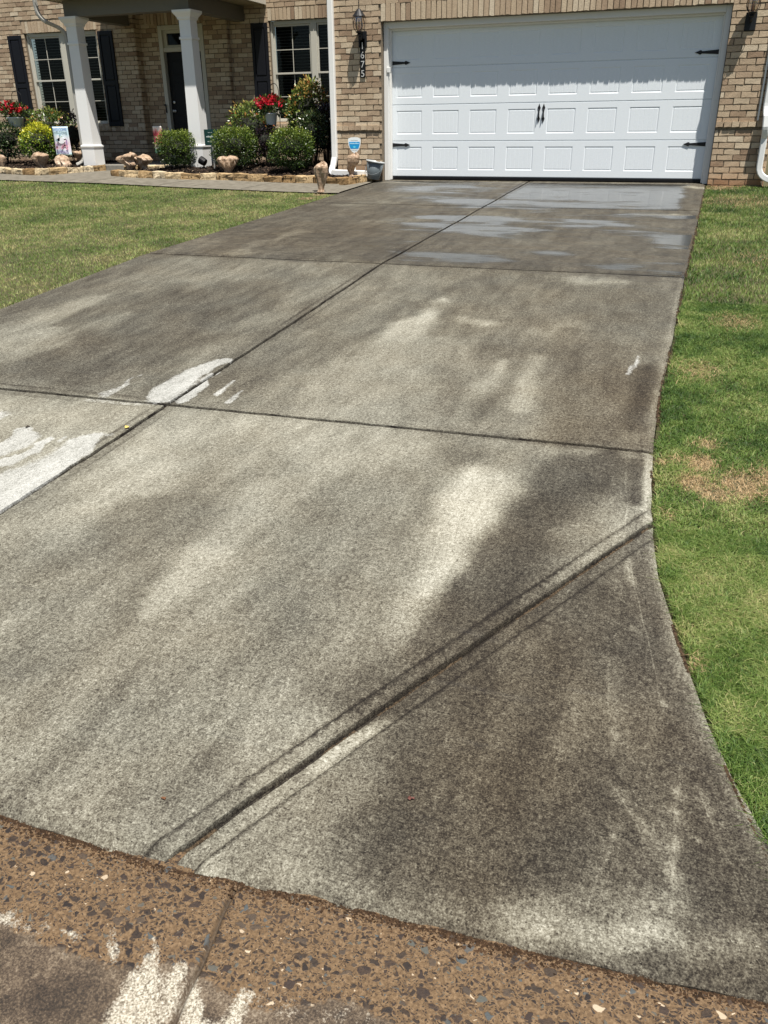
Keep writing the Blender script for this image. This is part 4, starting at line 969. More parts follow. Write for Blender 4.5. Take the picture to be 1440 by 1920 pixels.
def fdoor(bm):
    a, b = DX0+.10, DX1-.092; box(bm, a, b, YD+.07, YD+.11, PFZ+.01, tz-.047)
    for i in range(2):
        for z0, z1 in ((PFZ+.2, .85), (1.0, 1.6), (1.75, tz-.2)):
            w = (b-a-.36)/2; x = a+.12+i*(w+.12); box(bm, x, x+w, YD+.062, YD+.0695, z0, z1, bev=.006)
fd = part('front_door', black_m, fdoor)
metal = mat('nickel', (.55, .54, .50), .3, 1.)
bm = bmesh.new(); lathe(bm, [(.028, 0), (.028, .012), (.012, .02), (.012, .04), (.026, .05), (.026, .065), (.008, .075)], 12)
o = hsub2(bmobj('door_knob', bm, metal), fd); o.location = (DX0+.17, YD+.065, 1.08); o.rotation_euler = (math.pi/2, 0, 0)
bm = bmesh.new(); lathe(bm, [(.026, .0), (.026, .012), (.01, .016)], 12)
o = hsub2(bmobj('deadbolt', bm, metal), fd); o.location = (DX0+.17, YD+.065, 1.24); o.rotation_euler = (math.pi/2, 0, 0)
bm = bmesh.new(); box(bm, DX0-.01, DX0+.02, YD-.05, YD-.021, 1.18, 1.21, bev=.003); tube(bm, [(DX0+.03, YD-.05, 1.2), (DX0+.035, YD-.045, 1.05)], .012, 8)
hp(bmobj('doorbell', bm, iron_m))
bm = bmesh.new(); box(bm, DX0-.1, DX1+.1, YD+.3, YD+.32, 0, 2.9); hp(bmobj('hall', bm, dark_m))

# ------------------------------------------------------------------ porch
slab_m = speck('porch_concrete', (.16, .15, .13), (.25, .235, .20), 12, .85, .2, .002)
YC = .30; CW = .245; CLX, CRX = -6.295, -3.905
part('porch_floor', slab_m, lambda bm: box(bm, -6.55, ERx-.0, YC+.02, YD-.02, -.05, PFZ, bev=.01))
column_m = mat('column_paint', (.78, .78, .77), .42)
def column(cx, zb0):
    bm = bmesh.new()
    def sq(z, h): return [bm.verts.new((cx+sx*h, YC+CW/2+sy*h, z)) for sx, sy in ((-1, -1), (1, -1), (1, 1), (-1, 1))]
    h = CW/2
    prof = [(zb0, h+.018), (zb0+.395, h+.018), (zb0+.405, h+.030), (zb0+.432, h+.030), (zb0+.444, h+.004), (2.16, h-.012), (2.165, h+.004), (2.20, h+.004), (2.205, h-.012), (2.455, h-.012), (2.47, h+.006), (2.50, h+.012), (2.555, h+.055), (2.575, h+.065), (2.605, h+.065)]
    rg = [sq(z, q) for z, q in prof]
    for A, B in zip(rg, rg[1:]):
        for k in range(4): bm.faces.new((A[k], A[(k+1) % 4], B[(k+1) % 4], B[k]))
    bm.faces.new(rg[0][::-1]); bm.faces.new(rg[-1])
    return hp(bmobj('column', bm, column_m))
column(CLX, .04); column(CRX, .04)
bronze = mat('porch_beam', (.14, .13, .105), .6)
def beams(bm):
    z0, z1 = 2.606, 2.86; xa, xb = CLX-.11, CRX+.11
    box(bm, xa, xb, YC+.012, YC+.232, z0, z1)
    box(bm, xa, xa+.2, YC+.234, YL-.01, z0, z1-.003); box(bm, xb-.2, xb, YC+.234, YR-.015, z0, z1-.003)
part('porch_beam', bronze, beams)
EX0, EX1, EY, EZ = CLX-.33, -3.33, .015, 2.868
part('porch_ceiling', cream_m, lambda bm: (box(bm, EX0+.02, EX1-.02, EY+.02, YL-.012, EZ-.004, EZ+.016), box(bm, ELx+.02, EX1-.02, YL-.0115, YR-.02, EZ-.004, EZ+.016)))
def proof(bm):
    z = EZ+.13
    a = [(EX0, EY, EZ-.005), (EX1, EY, EZ-.005), (EX1, EY, z), (EX0, EY, z)]
    poly(bm, a); prism = [(EY, EZ-.005), (EY, z), (YR-.02, z+.95), (YR-.02, EZ+.018)]
    for x in (EX0, EX1): poly(bm, [(x, y, zz) for y, zz in prism])
    poly(bm, [(EX0, EY, z), (EX1, EY, z), (EX1, YR-.02, z+.95), (EX0, YR-.02, z+.95)])
part('porch_roof', shingle, proof)
part('fascia', grey_trim, lambda bm: (box(bm, EX0-.02, EX1+.02, EY-.025, EY-.002, EZ-.012, EZ+.14, bev=.004), box(bm, EX1+.002, EX1+.022, EY, YR-.02, EZ-.012, EZ+.10, bev=.004), box(bm, EX0-.022, EX0-.002, EY, YL-.02, EZ-.012, EZ+.10, bev=.004)))
def gut(bm):
    pts = [(0, 0), (-.02, -.08), (-.075, -.10), (-.11, -.03), (-.115, 0), (-.105, 0), (-.10, -.028), (-.07, -.088), (-.026, -.07), (-.008, 0)]
    a = [bm.verts.new((EX0-.02, EY-.027+y, EZ+.13+z)) for y, z in pts]; b = [bm.verts.new((EX1+.02, EY-.027+y, EZ+.13+z)) for y, z in pts]
    for i in range(len(a)): j = (i+1) % len(a); bm.faces.new((a[i], a[j], b[j], b[i]))
part('gutter_trough', white_trim, gut)
part('ceiling_light', mat('dark_can', (.02, .018, .015), .6), lambda bm: lathe(bm, [(.09, -.006), (.09, -.02), (.07, -.022)], 16, c=(-5.0, 1.0, EZ)))

# ------------------------------------------------------------------ downspouts
def spout(pts, w, d, side, name='downspout', m_=white_trim, open_end=True):
    bm = bmesh.new(); r = rect_tube(bm, pts, w, d, side); bm.faces.new(r[0][::-1])
    n = len(pts); o = bmobj(name, bm, m_)
    mod = o.modifiers.new('s', 'SOLIDIFY'); mod.thickness = .003; mod.offset = -1
    return hp(o)
def arc(p0, c, p1, n=6):     # quadratic bend
    p0, c, p1 = Vector(p0), Vector(c), Vector(p1)
    return [p0*(1-t)**2+c*2*t*(1-t)+p1*t*t for t in [i/n for i in range(n+1)]]
# by the garage corner, turning along the bed towards the drive
DSX = -.905
g0 = .055
spout([(DSX, YF-.035, HT-.1), (DSX, YF-.035, 1.5), (DSX, YF-.035, .5), (DSX, YF-.04, .30)]+arc((DSX, YF-.05, .22), (DSX-.045, YF-.15, .07), (DSX+.02, YF-.20, g0+.02), 6)[1:]+[(DSX+.10, YF-.20, g0+.012), (-.33, YF-.20, g0+.002), (-.20, YF-.20, g0)], .075, .095, (0, -1, .0) , 'downspout')
# left porch column
spout([(CLX-.42, EY-.06, EZ+.03), (CLX-.42, EY-.05, EZ-.10)]+arc((CLX-.42, EY-.045, EZ-.14), (CLX-.42, EY-.04, EZ-.28), (CLX-.30, EY+.03, EZ-.36), 5)+arc((CLX-.24, YC-.05, EZ-.42), (CLX-.17, YC+.06, EZ-.48), (CLX-.17, YC+.06, EZ-.62), 5)+[(CLX-.17, YC+.06, 1.5), (CLX-.17, YC+.06, .35)]+arc((CLX-.17, YC+.06, .30), (CLX-.17, YC+.06, .18), (CLX-.28, YC-.03, .14), 5), .075, .06, (0, -1, 0), m_=mat('spout_grey', (.36, .35, .32), .5))
# right-hand corner of the garage
RX = 5.605
wp = mat('white_vinyl', (.70, .71, .70), .4)
spout([(RX, YF-.05, HT-.1), (RX, YF-.05, 1.1)]+arc((RX, YF-.05, 1.0), (RX, YF-.05, .92), (RX+.02, YF-.11, .84), 4)+arc((RX+.03, YF-.13, .70), (RX+.04, YF-.12, .62), (RX+.04, YF-.07, .55), 4)+[(RX+.04, YF-.07, .30)]+arc((RX+.04, YF-.07, .2), (RX+.04, YF-.07, .02), (RX+.30, YF-.12, .0), 7)+[(RX+.7, YF-.14, -.02)], .105, .08, (0, -1, 0), m_=wp)
part('conduit', white_trim, lambda bm: box(bm, 5.515, 5.538, YF-.035, YF-.012, .78, 3.0, bev=.004))

# ------------------------------------------------------------------ lanterns and house number
clear_m = bpy.data.materials.new('lantern_glass'); clear_m.use_nodes = True
g = clear_m.node_tree; g.nodes.clear(); out = g.nodes.new('ShaderNodeOutputMaterial'); mixn = g.nodes.new('ShaderNodeMixShader'); tr = g.nodes.new('ShaderNodeBsdfTransparent'); gl = g.nodes.new('ShaderNodeBsdfGlossy')
tr.inputs[0].default_value = (.88, .82, .76, 1); gl.inputs['Roughness'].default_value = .05; mixn.inputs[0].default_value = .22
g.links.new(tr.outputs[0], mixn.inputs[1]); g.links.new(gl.outputs[0], mixn.inputs[2]); g.links.new(mixn.outputs[0], out.inputs[0])
def lantern(x, zc):
    y = YF-.145; bm = bmesh.new()
    # plate, arm, finial, cap, cage ribs, base
    box(bm, x-.055, x+.055, YF-.03, YF-.012, zc-.30, zc-.08, bev=.01)
    tube(bm, [(x, YF-.03, zc-.14), (x, YF-.09, zc-.20), (x, y, zc-.17), (x, y, zc-.12)], .012, 8)
    lathe(bm, [(.004, .30), (.007, .285), (.004, .27), (.006, .235), (.004, .215), (.022, .20), (.04, .17), (.075, .115), (.080, .105), (.060, .100)][::-1], 16, c=(x, y, zc))
    lathe(bm, [(.012, -.155), (.03, -.14), (.02, -.125), (.04, -.11), (.044, -.095), (.035, -.09)], 14, c=(x, y, zc))
    for k in range(6):
        a = k*math.pi/3+.3; pts = []
        for t in range(7):
            z = -.09+.19*t/6; r = .036+.034*math.sin(math.pi*(t/6)**.8*.86+.18)
            pts.append((x+r*math.cos(a), y+r*math.sin(a), zc+z))
        tube(bm, pts, .0045, 6)
    for v in bm.verts: v.co = Vector((x+(v.co.x-x)*1.28, v.co.y if v.co.y > YF-.05 else YF-.05+(v.co.y-YF+.05)*1.2-.0, v.co.z))
    o = hp(bmobj('lantern', bm, iron_m))
    bm = bmesh.new(); lathe(bm, [(.036, -.088), (.058, -.06), (.074, -.01), (.077, .04), (.070, .098)], 20, c=(x, y-.02, zc), cap0=False, cap1=False); hsub2(bmobj('lantern_glass', bm, clear_m, smooth=True), o)
    bm = bmesh.new(); lathe(bm, [(.012, -.09), (.013, -.02), (.009, -.01), (.016, .02), (.014, .045), (.004, .07)], 10, c=(x, y-.02, zc)); hsub2(bmobj('lamp_bulb', bm, mat('candle_bulb', (.45, .16, .13), .4), smooth=True), o)
lx, lz = gp(674, 43, YF-.145); lantern(lx, lz-.02)
rx_, rz_ = gp(1414, 2, YF-.145); lantern(rx_, lz-.02); print('lanterns', lx, lz, rx_, rz_)
px_, pz1 = gp(679.5, 72, YF-.02); _, pz0 = gp(683, 146, YF-.02)
bm = bmesh.new(); box(bm, px_-.043, px_+.043, YF-.030, YF-.014, pz0, pz1, bev=.003); plaque = hp(bmobj('number_plaque', bm, black_m))
num_m = mat('number_white', (.50, .50, .48), .4)
for i, c in enumerate('1675'):
    zc = 1.895-i*.128
    q = text_mesh('number', c, .135, num_m, plaque, (px_, YF-.0315, zc)); q.matrix_parent_inverse = Matrix.Identity(4)


# ================================================================== THINGS IN THE GARDEN
# ---- edging stones
stone_m = attr_ramp('edging_stone', 'v', [(0, (.30, .20, .10)), (.4, (.48, .36, .21)), (.75, (.60, .50, .34)), (1, (.68, .60, .46))], .9, .2)
m = stone_m; co = objcoord(m); n = noise(m, co, 26, 5, .7); rr = ramp(m, [(.30, (.22, .17, .13)), (.45, (.75, .70, .62)), (.7, (1.15, 1.13, 1.1))]); L(m, n, rr.inputs[0])
mu = N(m, 'ShaderNodeMix', data_type='RGBA', blend_type='MULTIPLY'); mu.inputs[0].default_value = .9
L(m, [q for q in m.node_tree.nodes if q.type == 'VALTORGB'][0].outputs[0], mu.inputs[6]); L(m, rr.outputs[0], mu.inputs[7]); L(m, mu.outputs[2], P(m).inputs['Base Color']); bump(m, n, .8, .012)
def stone_mesh(l, w, h, seed):
    bm = bmesh.new(); box(bm, -l/2, l/2, -w/2, w/2, -.03, h, bev=.012); bmesh.ops.subdivide_edges(bm, edges=bm.edges, cuts=2, use_grid_fill=True)
    g = random.Random(seed); o = (g.random()*50, g.random()*50)
    for v in bm.verts:
        c = v.co; k = (float(fbm(c.x*14+o[0], (c.y+c.z)*14+o[1], 2, 5))-.5)*.035; k2 = (float(fbm(c.y*16+o[1], (c.x+c.z)*16+o[0], 2, 6))-.5)*.03
        v.co += Vector((k*.6, k+k2*.5, k2))
    me = bpy.data.meshes.new('edging_stone'); bm.to_mesh(me); bm.free(); me.materials.append(stone_m)
    a = me.attributes.new('v', 'FLOAT', 'POINT'); t = g.random(); a.data.foreach_set('value', np.full(len(me.vertices), t, np.float32)); return me
ORD = 'first second third fourth fifth sixth seventh eighth ninth tenth eleventh twelfth thirteenth fourteenth fifteenth sixteenth seventeenth eighteenth nineteenth twentieth'.split()+['far']*9
def lay_stones(pts, label, grp, seed, special=None, skip=()):
    g = random.Random(seed); segs = [(pts[i], pts[i+1]) for i in range(len(pts)-1)]; Ls = [(b-a).length for a, b in segs]; tot = sum(Ls); s = 0; k = 0
    def pos(s):
        for (a, b), l in zip(segs, Ls):
            if s <= l: return a.lerp(b, s/l), (b-a).normalized()
            s -= l
        return pts[-1], (segs[-1][1]-segs[-1][0]).normalized()
    while s < tot-.05:
        l = g.uniform(.20, .36); l = min(l, tot-s)
        p, d = pos(s+l/2); wd = g.uniform(.11, .15); h = g.uniform(.095, .12)
        nrm = Vector((-d.y, d.x)); 
        if nrm.y < 0 and abs(d.x) > .3: nrm = -nrm
        q = p+nrm*wd/2
        o = bpy.data.objects.new('edging_stone', stone_mesh(l*.97, wd, h, seed*100+k)); COL.objects.link(o)
        o.location = (q.x, q.y, float(H(q.x, p.y))+.005); o.rotation_euler = (g.uniform(-.05, .05), g.uniform(-.04, .04), math.atan2(d.y, d.x)+g.uniform(-.05, .05))
        tag(o, (special or {}).get(k, label % ORD[k] if '%s' in label else label), 'edging stone', grp); s += l; k += 1
    return k
RB = FR[:-1]
nR = lay_stones(RB, 'tan edging stone, %s from the left tip of the bed beside the garage', 'edging stones of the bed beside the garage', 3, {0: 'leftmost tan stone, at the pointed tip of the bed beside the garage'})
nL = lay_stones(FLp, 'tan edging stone under the left window, %s counting from the picture edge towards the column', 'edging stones of the bed under the left window', 4)
e_ = [Vector((-.30, float(FR[-2].y)+.10)), Vector((-.17, -.30))]
lay_stones([Vector((-.42, FR[-2].y+.03)), Vector((-.22, -.34))], 'tan edging stone turning the bed corner towards the garage next to the grey bucket', 'edging stones at the bucket corner', 5)
lay_stones([Vector((-5.35, .02)), Vector((-4.9, .18)), Vector((-4.45, .42))], 'pale flat stone behind the two paired bags, %s from the walk towards the right column', 'edging stones along the porch side of the bed', 6)

# ---- leaves
leafA = np.array([(0, 0, 0), (.5, .42, .10), (1.0, 0, 0), (.5, -.42, .10)])
def foliage(nm, pts, nrm, size, parent, m_, colr, aspect=.55, seed=0, jit=.7):
    g = np.random.default_rng(seed); n = len(pts)
    d = nrm+g.normal(0, jit, (n, 3)); d /= np.linalg.norm(d, axis=1)[:, None]
    s = np.cross(d, g.normal(0, 1, (n, 3))); s /= np.linalg.norm(s, axis=1)[:, None]+1e-9; u = np.cross(s, d)
    L_ = size*g.uniform(.6, 1.25, n)[:, None]
    V = np.stack([pts+d*L_*a+s*L_*b*aspect*1.15+u*L_*c for a, b, c in leafA], 1).reshape(-1, 3)
    b = np.arange(n)*4; F = np.concatenate([np.stack([b, b+1, b+2], 1), np.stack([b, b+2, b+3], 1)])
    return mesh_np(nm, V, F, m_, parent, attr=np.repeat(np.clip(colr, 0, 1), 4))
def leafmat(nm, ramp_, rough=.38, spec=.5, tr=.18): return attr_ramp(nm, 'v', ramp_, rough, spec, tr)
box_leaf = leafmat('boxwood_leaf', [(0, (.014, .028, .005)), (.35, (.045, .085, .012)), (.7, (.13, .185, .025)), (1, (.30, .35, .06))])
pho_leaf = leafmat('photinia_leaf', [(0, (.020, .038, .010)), (.4, (.07, .12, .022)), (.72, (.21, .27, .06)), (.82, (.42, .34, .09)), (1, (.42, .09, .035))], .3, .6)
dark_leaf = leafmat('glossy_dark_leaf', [(0, (.008, .014, .006)), (.5, (.022, .045, .014)), (.85, (.06, .10, .03)), (1, (.16, .17, .07))], .25, .7)
gold_leaf = leafmat('golden_leaf', [(0, (.04, .08, .01)), (.35, (.12, .20, .02)), (.65, (.45, .46, .03)), (1, (.75, .70, .06))])
purp_leaf = leafmat('purple_leaf', [(0, (.006, .004, .006)), (.6, (.022, .010, .016)), (.9, (.05, .03, .035)), (1, (.14, .09, .08))], .25, .7)
twig_m = mat('twig', (.05, .035, .022), .9); core_m = mat('shade_core', (.010, .012, .006), .95)
def shrub(nm, label, cat, px, Y, r, n, size, lm, shape='round', col=(.2, .65), lit_top=.25, seed=1, group=None, redtips=0., goldtop=0., depth=None, legs=.12, dens=.28):
    """px = (x0, y0, x1, y1) extent in the photo; stands at depth Y"""
    x0, z1 = gp((px[0]+px[2])/2, px[1], Y); cxb, z0 = gp((px[0]+px[2])/2, px[3], Y); xl = gp(px[0], (px[1]+px[3])/2, Y)[0]; xr = gp(px[2], (px[1]+px[3])/2, Y)[0]
    cx = (xl+xr)/2; w = (xr-xl)/2; zg = float(zb(Y)); z0 = zg; h = z1-z0
    t = thing(nm, label, cat, (cx, Y, zg), group)
    g = np.random.default_rng(seed); dp = depth or w
    legh = legs*h; a = g.normal(0, 1, (n, 3)); a /= np.linalg.norm(a, axis=1)[:, None]
    if shape == 'box': e = 4.2; a = a/((np.abs(a)**e).sum(1)**(1/e))[:, None]
    elif shape == 'mid': e = 2.8; a = a/((np.abs(a)**e).sum(1)**(1/e))[:, None]
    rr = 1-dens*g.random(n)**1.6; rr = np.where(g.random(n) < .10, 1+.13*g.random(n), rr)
    th = np.arctan2(a[:, 1], a[:, 0]); lump = 1+.14*(fbm(th*1.6+seed, a[:, 2]*2.4+seed*3, 3, seed)-.5)*2+(.0 if shape == 'box' else .06*(fbm(th*5+seed, a[:, 2]*6, 2, seed+5)-.5)*2)
    P_ = a*rr[:, None]*lump[:, None]
    keep = fbm(th*3.1, a[:, 2]*4+seed, 2, seed+9) > .30
    P_, a, rr, th = P_[keep], a[keep], rr[keep], th[keep]; n = len(P_)
    pts = P_*np.array([w*.87, dp*.87, (h-legh)/2*.97])+np.array([0, 0, legh+(h-legh)/2])
    pts[:, 2] = np.maximum(pts[:, 2], legh*.35+.02*g.random(n))
    c = col[0]+(col[1]-col[0])*g.random(n)+lit_top*a[:, 2]*rr-.35*(1-rr)/max(dens, .01)*.5  # leaf colour carries sunlit tops and a shaded inside
    if goldtop: c = c+goldtop*np.clip(a[:, 2]+.3*g.random(n), 0, 1)
    if redtips:
        rt = (g.random(n) < redtips*np.clip(.25+a[:, 2], 0, 1)*(fbm(th*2, a[:, 2]*3, 2, seed+3) > .45)*2) & (rr > .9); c = np.where(rt, g.uniform(.78, 1, n), np.minimum(c, .76))
    nd = a+np.array([0, 0, .25])
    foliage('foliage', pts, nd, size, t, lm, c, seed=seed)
    # inner twigs
    bm = bmesh.new(); gr = random.Random(seed)
    for k in range(7 if legs < .2 else 10):
        th_ = gr.uniform(0, 6.28); r0 = gr.uniform(.02, .25); r1 = gr.uniform(.3, .75)
        tube(bm, [(w*r0*math.cos(th_), dp*r0*math.sin(th_), -.02), (w*(r0+r1)/2*math.cos(th_), dp*(r0+r1)/2*math.sin(th_), h*.35), (w*r1*math.cos(th_+.3), dp*r1*math.sin(th_+.3), h*.78)], [.011, .008, .004], 5)
    bmobj('stem', bm, twig_m, t)
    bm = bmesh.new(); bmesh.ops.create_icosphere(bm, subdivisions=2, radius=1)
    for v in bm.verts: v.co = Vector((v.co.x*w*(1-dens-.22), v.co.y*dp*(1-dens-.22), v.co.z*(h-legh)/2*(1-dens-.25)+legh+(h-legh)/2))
    bmobj('shade_core', bm, core_m, t)  # solid near-black core stands in for shade between the leaves
    return t
BX = 'clipped boxwoods along the front edging'
shrub('boxwood', 'clipped boxy green boxwood just left of the right porch column', 'shrub', (302, 246, 362, 316), .12, .3, 8500, .032, box_leaf, 'box', (.1, .75), .30, 11, BX)
shrub('boxwood', 'squarish clipped boxwood just right of the small dark green sign', 'shrub', (405, 240, 476, 313), .05, .3, 9000, .032, box_leaf, 'box', (.05, .7), .32, 12, BX)
shrub('boxwood', 'widest rounded green boxwood in front, nearest the garage downspout', 'shrub', (507, 241, 585, 322), -.18, .3, 11000, .032, box_leaf, 'mid', (.05, .7), .34, 13, BX)
shrub('photinia', 'loose leafy green shrub with reddish tips under the right window shutter', 'shrub', (430, 190, 515, 300), 1.0, .4, 2600, .062, pho_leaf, 'round', (.2, .7), .2, 14, redtips=.35)
shrub('photinia', 'tallest yellow-green shrub with red tips rising against the garage-side window', 'shrub', (540, 148, 616, 300), 1.25, .4, 4200, .060, pho_leaf, 'round', (.15, .72), .15, 15, redtips=.40, legs=.2, depth=.42)
shrub('purple_shrub', 'low dark purple shrub between the two right boxwoods, under the white pot', 'shrub', (472, 232, 535, 302), .55, .3, 1700, .042, purp_leaf, 'round', (.1, .9), .1, 16, legs=.2)
shrub('dark_shrub', 'dull dark green rounded shrub behind the widest boxwood, next to the downspout', 'shrub', (560, 208, 613, 300), .42, .3, 2500, .045, dark_leaf, 'mid', (.3, 1.0), .25, 17, legs=.25)
shrub('purple_shrub', 'blackish purple shrub against the garage side, with bare stems below', 'shrub', (592, 195, 630, 300), .75, .3, 2300, .045, purp_leaf, 'mid', (.1, .85), .1, 18, legs=.3)
shrub('leafy_shrub', 'dark green glossy shrub at the left edge of the picture, below the white flower pot', 'shrub', (-38, 228, 50, 303), .75, .4, 3200, .055, dark_leaf, 'round', (.2, 1.0), .2, 19, depth=.45)
shrub('golden_shrub', 'bright yellow-green shrub beside the spring garden flag', 'shrub', (44, 231, 104, 303), .55, .3, 3000, .048, gold_leaf, 'round', (.05, .5), .1, 20, goldtop=.45)
shrub('photinia', 'broad dark green shrub under the left window, behind the golden shrub', 'shrub', (52, 203, 142, 296), 1.15, .4, 3000, .060, pho_leaf, 'round', (.1, .62), .2, 21, redtips=.12, depth=.45)
shrub('purple_shrub', 'upright blackish purple shrub squeezed between the left window and the left column', 'shrub', (118, 212, 158, 300), .85, .3, 1900, .045, purp_leaf, 'mid', (.15, 1.0), .1, 22, legs=.15)

# ---- hanging flower pots on shepherd hooks
petal_m = leafmat('red_petal', [(0, (.30, .008, .012)), (.6, (.55, .015, .03)), (1, (.78, .05, .12))], .5, .3, .3)
pot_m = mat('white_pot', (.70, .74, .78), .3)
def hook_and_pot(hx, hy_top, pot_px, Y, lab_hook, lab_pot, seed, wpx, bottom_z):
    cx, zr = gp((pot_px[0]+pot_px[2])/2, pot_px[1], Y); _, zbm = gp((pot_px[0]+pot_px[2])/2, pot_px[3], Y)
    xl = gp(pot_px[0], pot_px[1], Y)[0]; xr = gp(pot_px[2], pot_px[1], Y)[0]; r = (xr-xl)/2
    hxw, zt = gp(hx, hy_top, Y)
    t = thing('shepherd_hook', lab_hook, 'plant hook', (hxw, Y, bottom_z), 'shepherd hooks holding red flowers')
    pts = [(0, 0, 0), (0, 0, zt-bottom_z-.12)]
    rr = abs(cx-hxw)/2; sg = 1 if cx > hxw else -1
    for k in range(9): a = math.pi*k/8; pts.append((sg*(rr-rr*math.cos(a)), 0, zt-bottom_z-.12+.12*math.sin(a)))
    pts.append((sg*2*rr, 0, zt-bottom_z-.15))
    bm = bmesh.new(); tube(bm, pts, .006, 8); bmobj('hook_rod', bm, iron_m, t)
    bm = bmesh.new(); tube(bm, [(-.06, .01, .0), (-.06, .01, .06), (.06, .01, .06), (.06, .01, 0)], .005, 6); bmobj('ground_fork', bm, iron_m, t)
    p = thing('hanging_planter', lab_pot, 'flower pot', (cx, Y, zbm), 'hanging pots of red flowers')
    hgt = zr-zbm; bm = bmesh.new(); lathe(bm, [(r*.68, 0), (r*.72, .004), (r*.93, hgt*.88), (r, hgt*.9), (r, hgt), (r*.93, hgt), (r*.85, hgt*.8)], 24, cap1=False); bmobj('pot', bm, pot_m, p, smooth=True)
    bm = bmesh.new()
    for k in range(3): a = k*2.09+.5; tube(bm, [(r*.93*math.cos(a), r*.93*math.sin(a), hgt), (0, 0, zt-zbm-.15)], .0022, 5)
    bmobj('hanger_wires', bm, iron_m, p)
    g = np.random.default_rng(seed); n = 900; W_ = wpx
    a = g.normal(0, 1, (n, 3)); a /= np.linalg.norm(a, axis=1)[:, None]; pts = a*(g.random(n)**.5)[:, None]*np.array([W_, W_*.8, .15])+np.array([0, 0, hgt+.10])
    pts[:, 2] += .06*fbm(pts[:, 0]*9, pts[:, 1]*9, 2, 3)
    foliage('leaves', pts, a+np.array([0, 0, .6]), .065, p, leafmat('mandevilla_leaf', [(0, (.012, .03, .008)), (.6, (.05, .10, .02)), (1, (.22, .26, .09))], .3, .6), g.random(n)*.9, seed=seed, aspect=.45)
    nf = 26; C = g.normal(0, 1, (nf, 3)); C /= np.linalg.norm(C, axis=1)[:, None]; C = C*np.array([W_*.95, W_*.8, .12])*g.uniform(.6, 1, nf)[:, None]+np.array([0, 0, hgt+.17]); C[:, 1] -= .03
    q = []; nn = []
    for c in C:
        f = g.normal(0, .35, 3)+np.array([0, -.8, .5]); f /= np.linalg.norm(f); s = np.cross(f, (0, 0, 1)); s /= np.linalg.norm(s); u = np.cross(s, f)
        for k in range(5):
            b = k*2*math.pi/5; d = s*math.cos(b)+u*math.sin(b)
            for e in range(2): q.append(c+d*.004+g.normal(0, .003, 3)); nn.append(d+f*.45)
    foliage('flowers', np.array(q), np.array(nn), .058, p, petal_m, g.random(len(q)), aspect=.95, seed=seed, jit=.15)
hook_and_pot(521, 156, (497, 212, 519, 234), .62, 'thin black shepherd hook holding the flower pot near the right window', 'white hanging pot of red flowers in front of the right window shutter', 31, .30, .11)
hook_and_pot(38, 170, (16, 220, 41, 239), .95, 'thin black shepherd hook holding the flower pot at the left edge', 'white hanging pot of red flowers by the left window shutter', 32, .30, .12)

# ---- lights wrapped in brown bags
bag_m = mat('brown_bag', (.42, .29, .19), .5, 0, .4); co = objcoord(bag_m); n = noise(bag_m, co, 13, 3, .5, 1.5)
r = ramp(bag_m, [(.3, (.20, .125, .075)), (.48, (.36, .25, .165)), (.68, (.48, .37, .265))]); L(bag_m, n, r.inputs[0]); L(bag_m, r.outputs[0], P(bag_m).inputs['Base Color']); bump(bag_m, n, .5, .012)  # darker brown in the low folds is crease shadow put into the colour
def bag(px, Y, label, seed, upside=False, stake=True, lean=0.):
    x0, y0, x1, y1 = px; cx, zt = gp((x0+x1)/2, y0, Y); _, zbm = gp((x0+x1)/2, y1, Y); w = (gp(x1, (y0+y1)/2, Y)[0]-gp(x0, (y0+y1)/2, Y)[0])/2; h = zt-zbm
    t = thing('wrapped_light', label, 'covered light', (cx, Y, zbm), 'garden lights wrapped in brown bags')
    nu, nv = 36, 26; V = []; 
    pr = [(0, .50), (.10, .38), (.2, .42), (.45, .72), (.68, .96), (.85, 1.0), (.93, .88), (.98, .62), (1.0, .25)]
    if upside: pr = [(0, .85), (.15, .95), (.4, 1.0), (.7, .9), (.88, .65), (.97, .35), (1, .1)]
    for j in range(nv):
        tz = j/(nv-1); rad_ = np.interp(tz, [p[0] for p in pr], [p[1] for p in pr])
        for i in range(nu):
            a = 2*math.pi*i/nu
            rg = abs(float(fbm(math.cos(a)*1.5+seed, math.sin(a)*1.5+tz*.9, 3, seed))-.5)*2
            dent = (float(fbm(math.cos(a)*.9+seed*2, math.sin(a)*.9+tz*1.9, 2, seed+7))-.5)
            f = 1.06-.62*rg+.42*dent
            top = h*.4*(float(fbm(math.cos(a)*1.4+seed, math.sin(a)*1.4, 2, seed+2))-.5) if tz > .8 else 0
            V.append((rad_*f*w*math.cos(a)+lean*tz*h+w*.5*(float(vn(tz*3, seed, 3))-.5), rad_*f*w*.8*math.sin(a), tz*h*(1)+top*(tz-.8)*5))
    i = np.arange(nu*nv).reshape(nv, nu); F = np.stack([i[:-1], np.roll(i[:-1], -1, 1), np.roll(i[1:], -1, 1), i[1:]], -1).reshape(-1, 4).tolist()+[list(range(nu))[::-1], list(range((nv-1)*nu, nv*nu))]
    mesh_np('bag', np.array(V), F, bag_m, t)
    bm = bmesh.new(); tube(bm, [(0, 0, -.06), (0, 0, h*.15)], .012, 8); bmobj('stake', bm, black_m, t)
bag((-10, 291, 9, 328), -.02, 'brown bag over a garden light at the very left edge, on the edging', 41)
bag((63, 287, 90, 320), -.08, 'tall brown bag over a light below the golden shrub', 42, lean=-.1)
bag((104, 291, 131, 318), .0, 'squat brown bag over a light right under the garden flag', 43, upside=True)
bag((139, 283, 158, 301), .45, 'dim brown bag over a light tucked against the left column', 44)
bag((224, 289, 256, 321), -.08, 'left one of the two brown bagged lights by the walk opening', 45, lean=-.12)
bag((253, 291, 282, 319), .02, 'right one of the two brown bagged lights by the walk opening', 46)
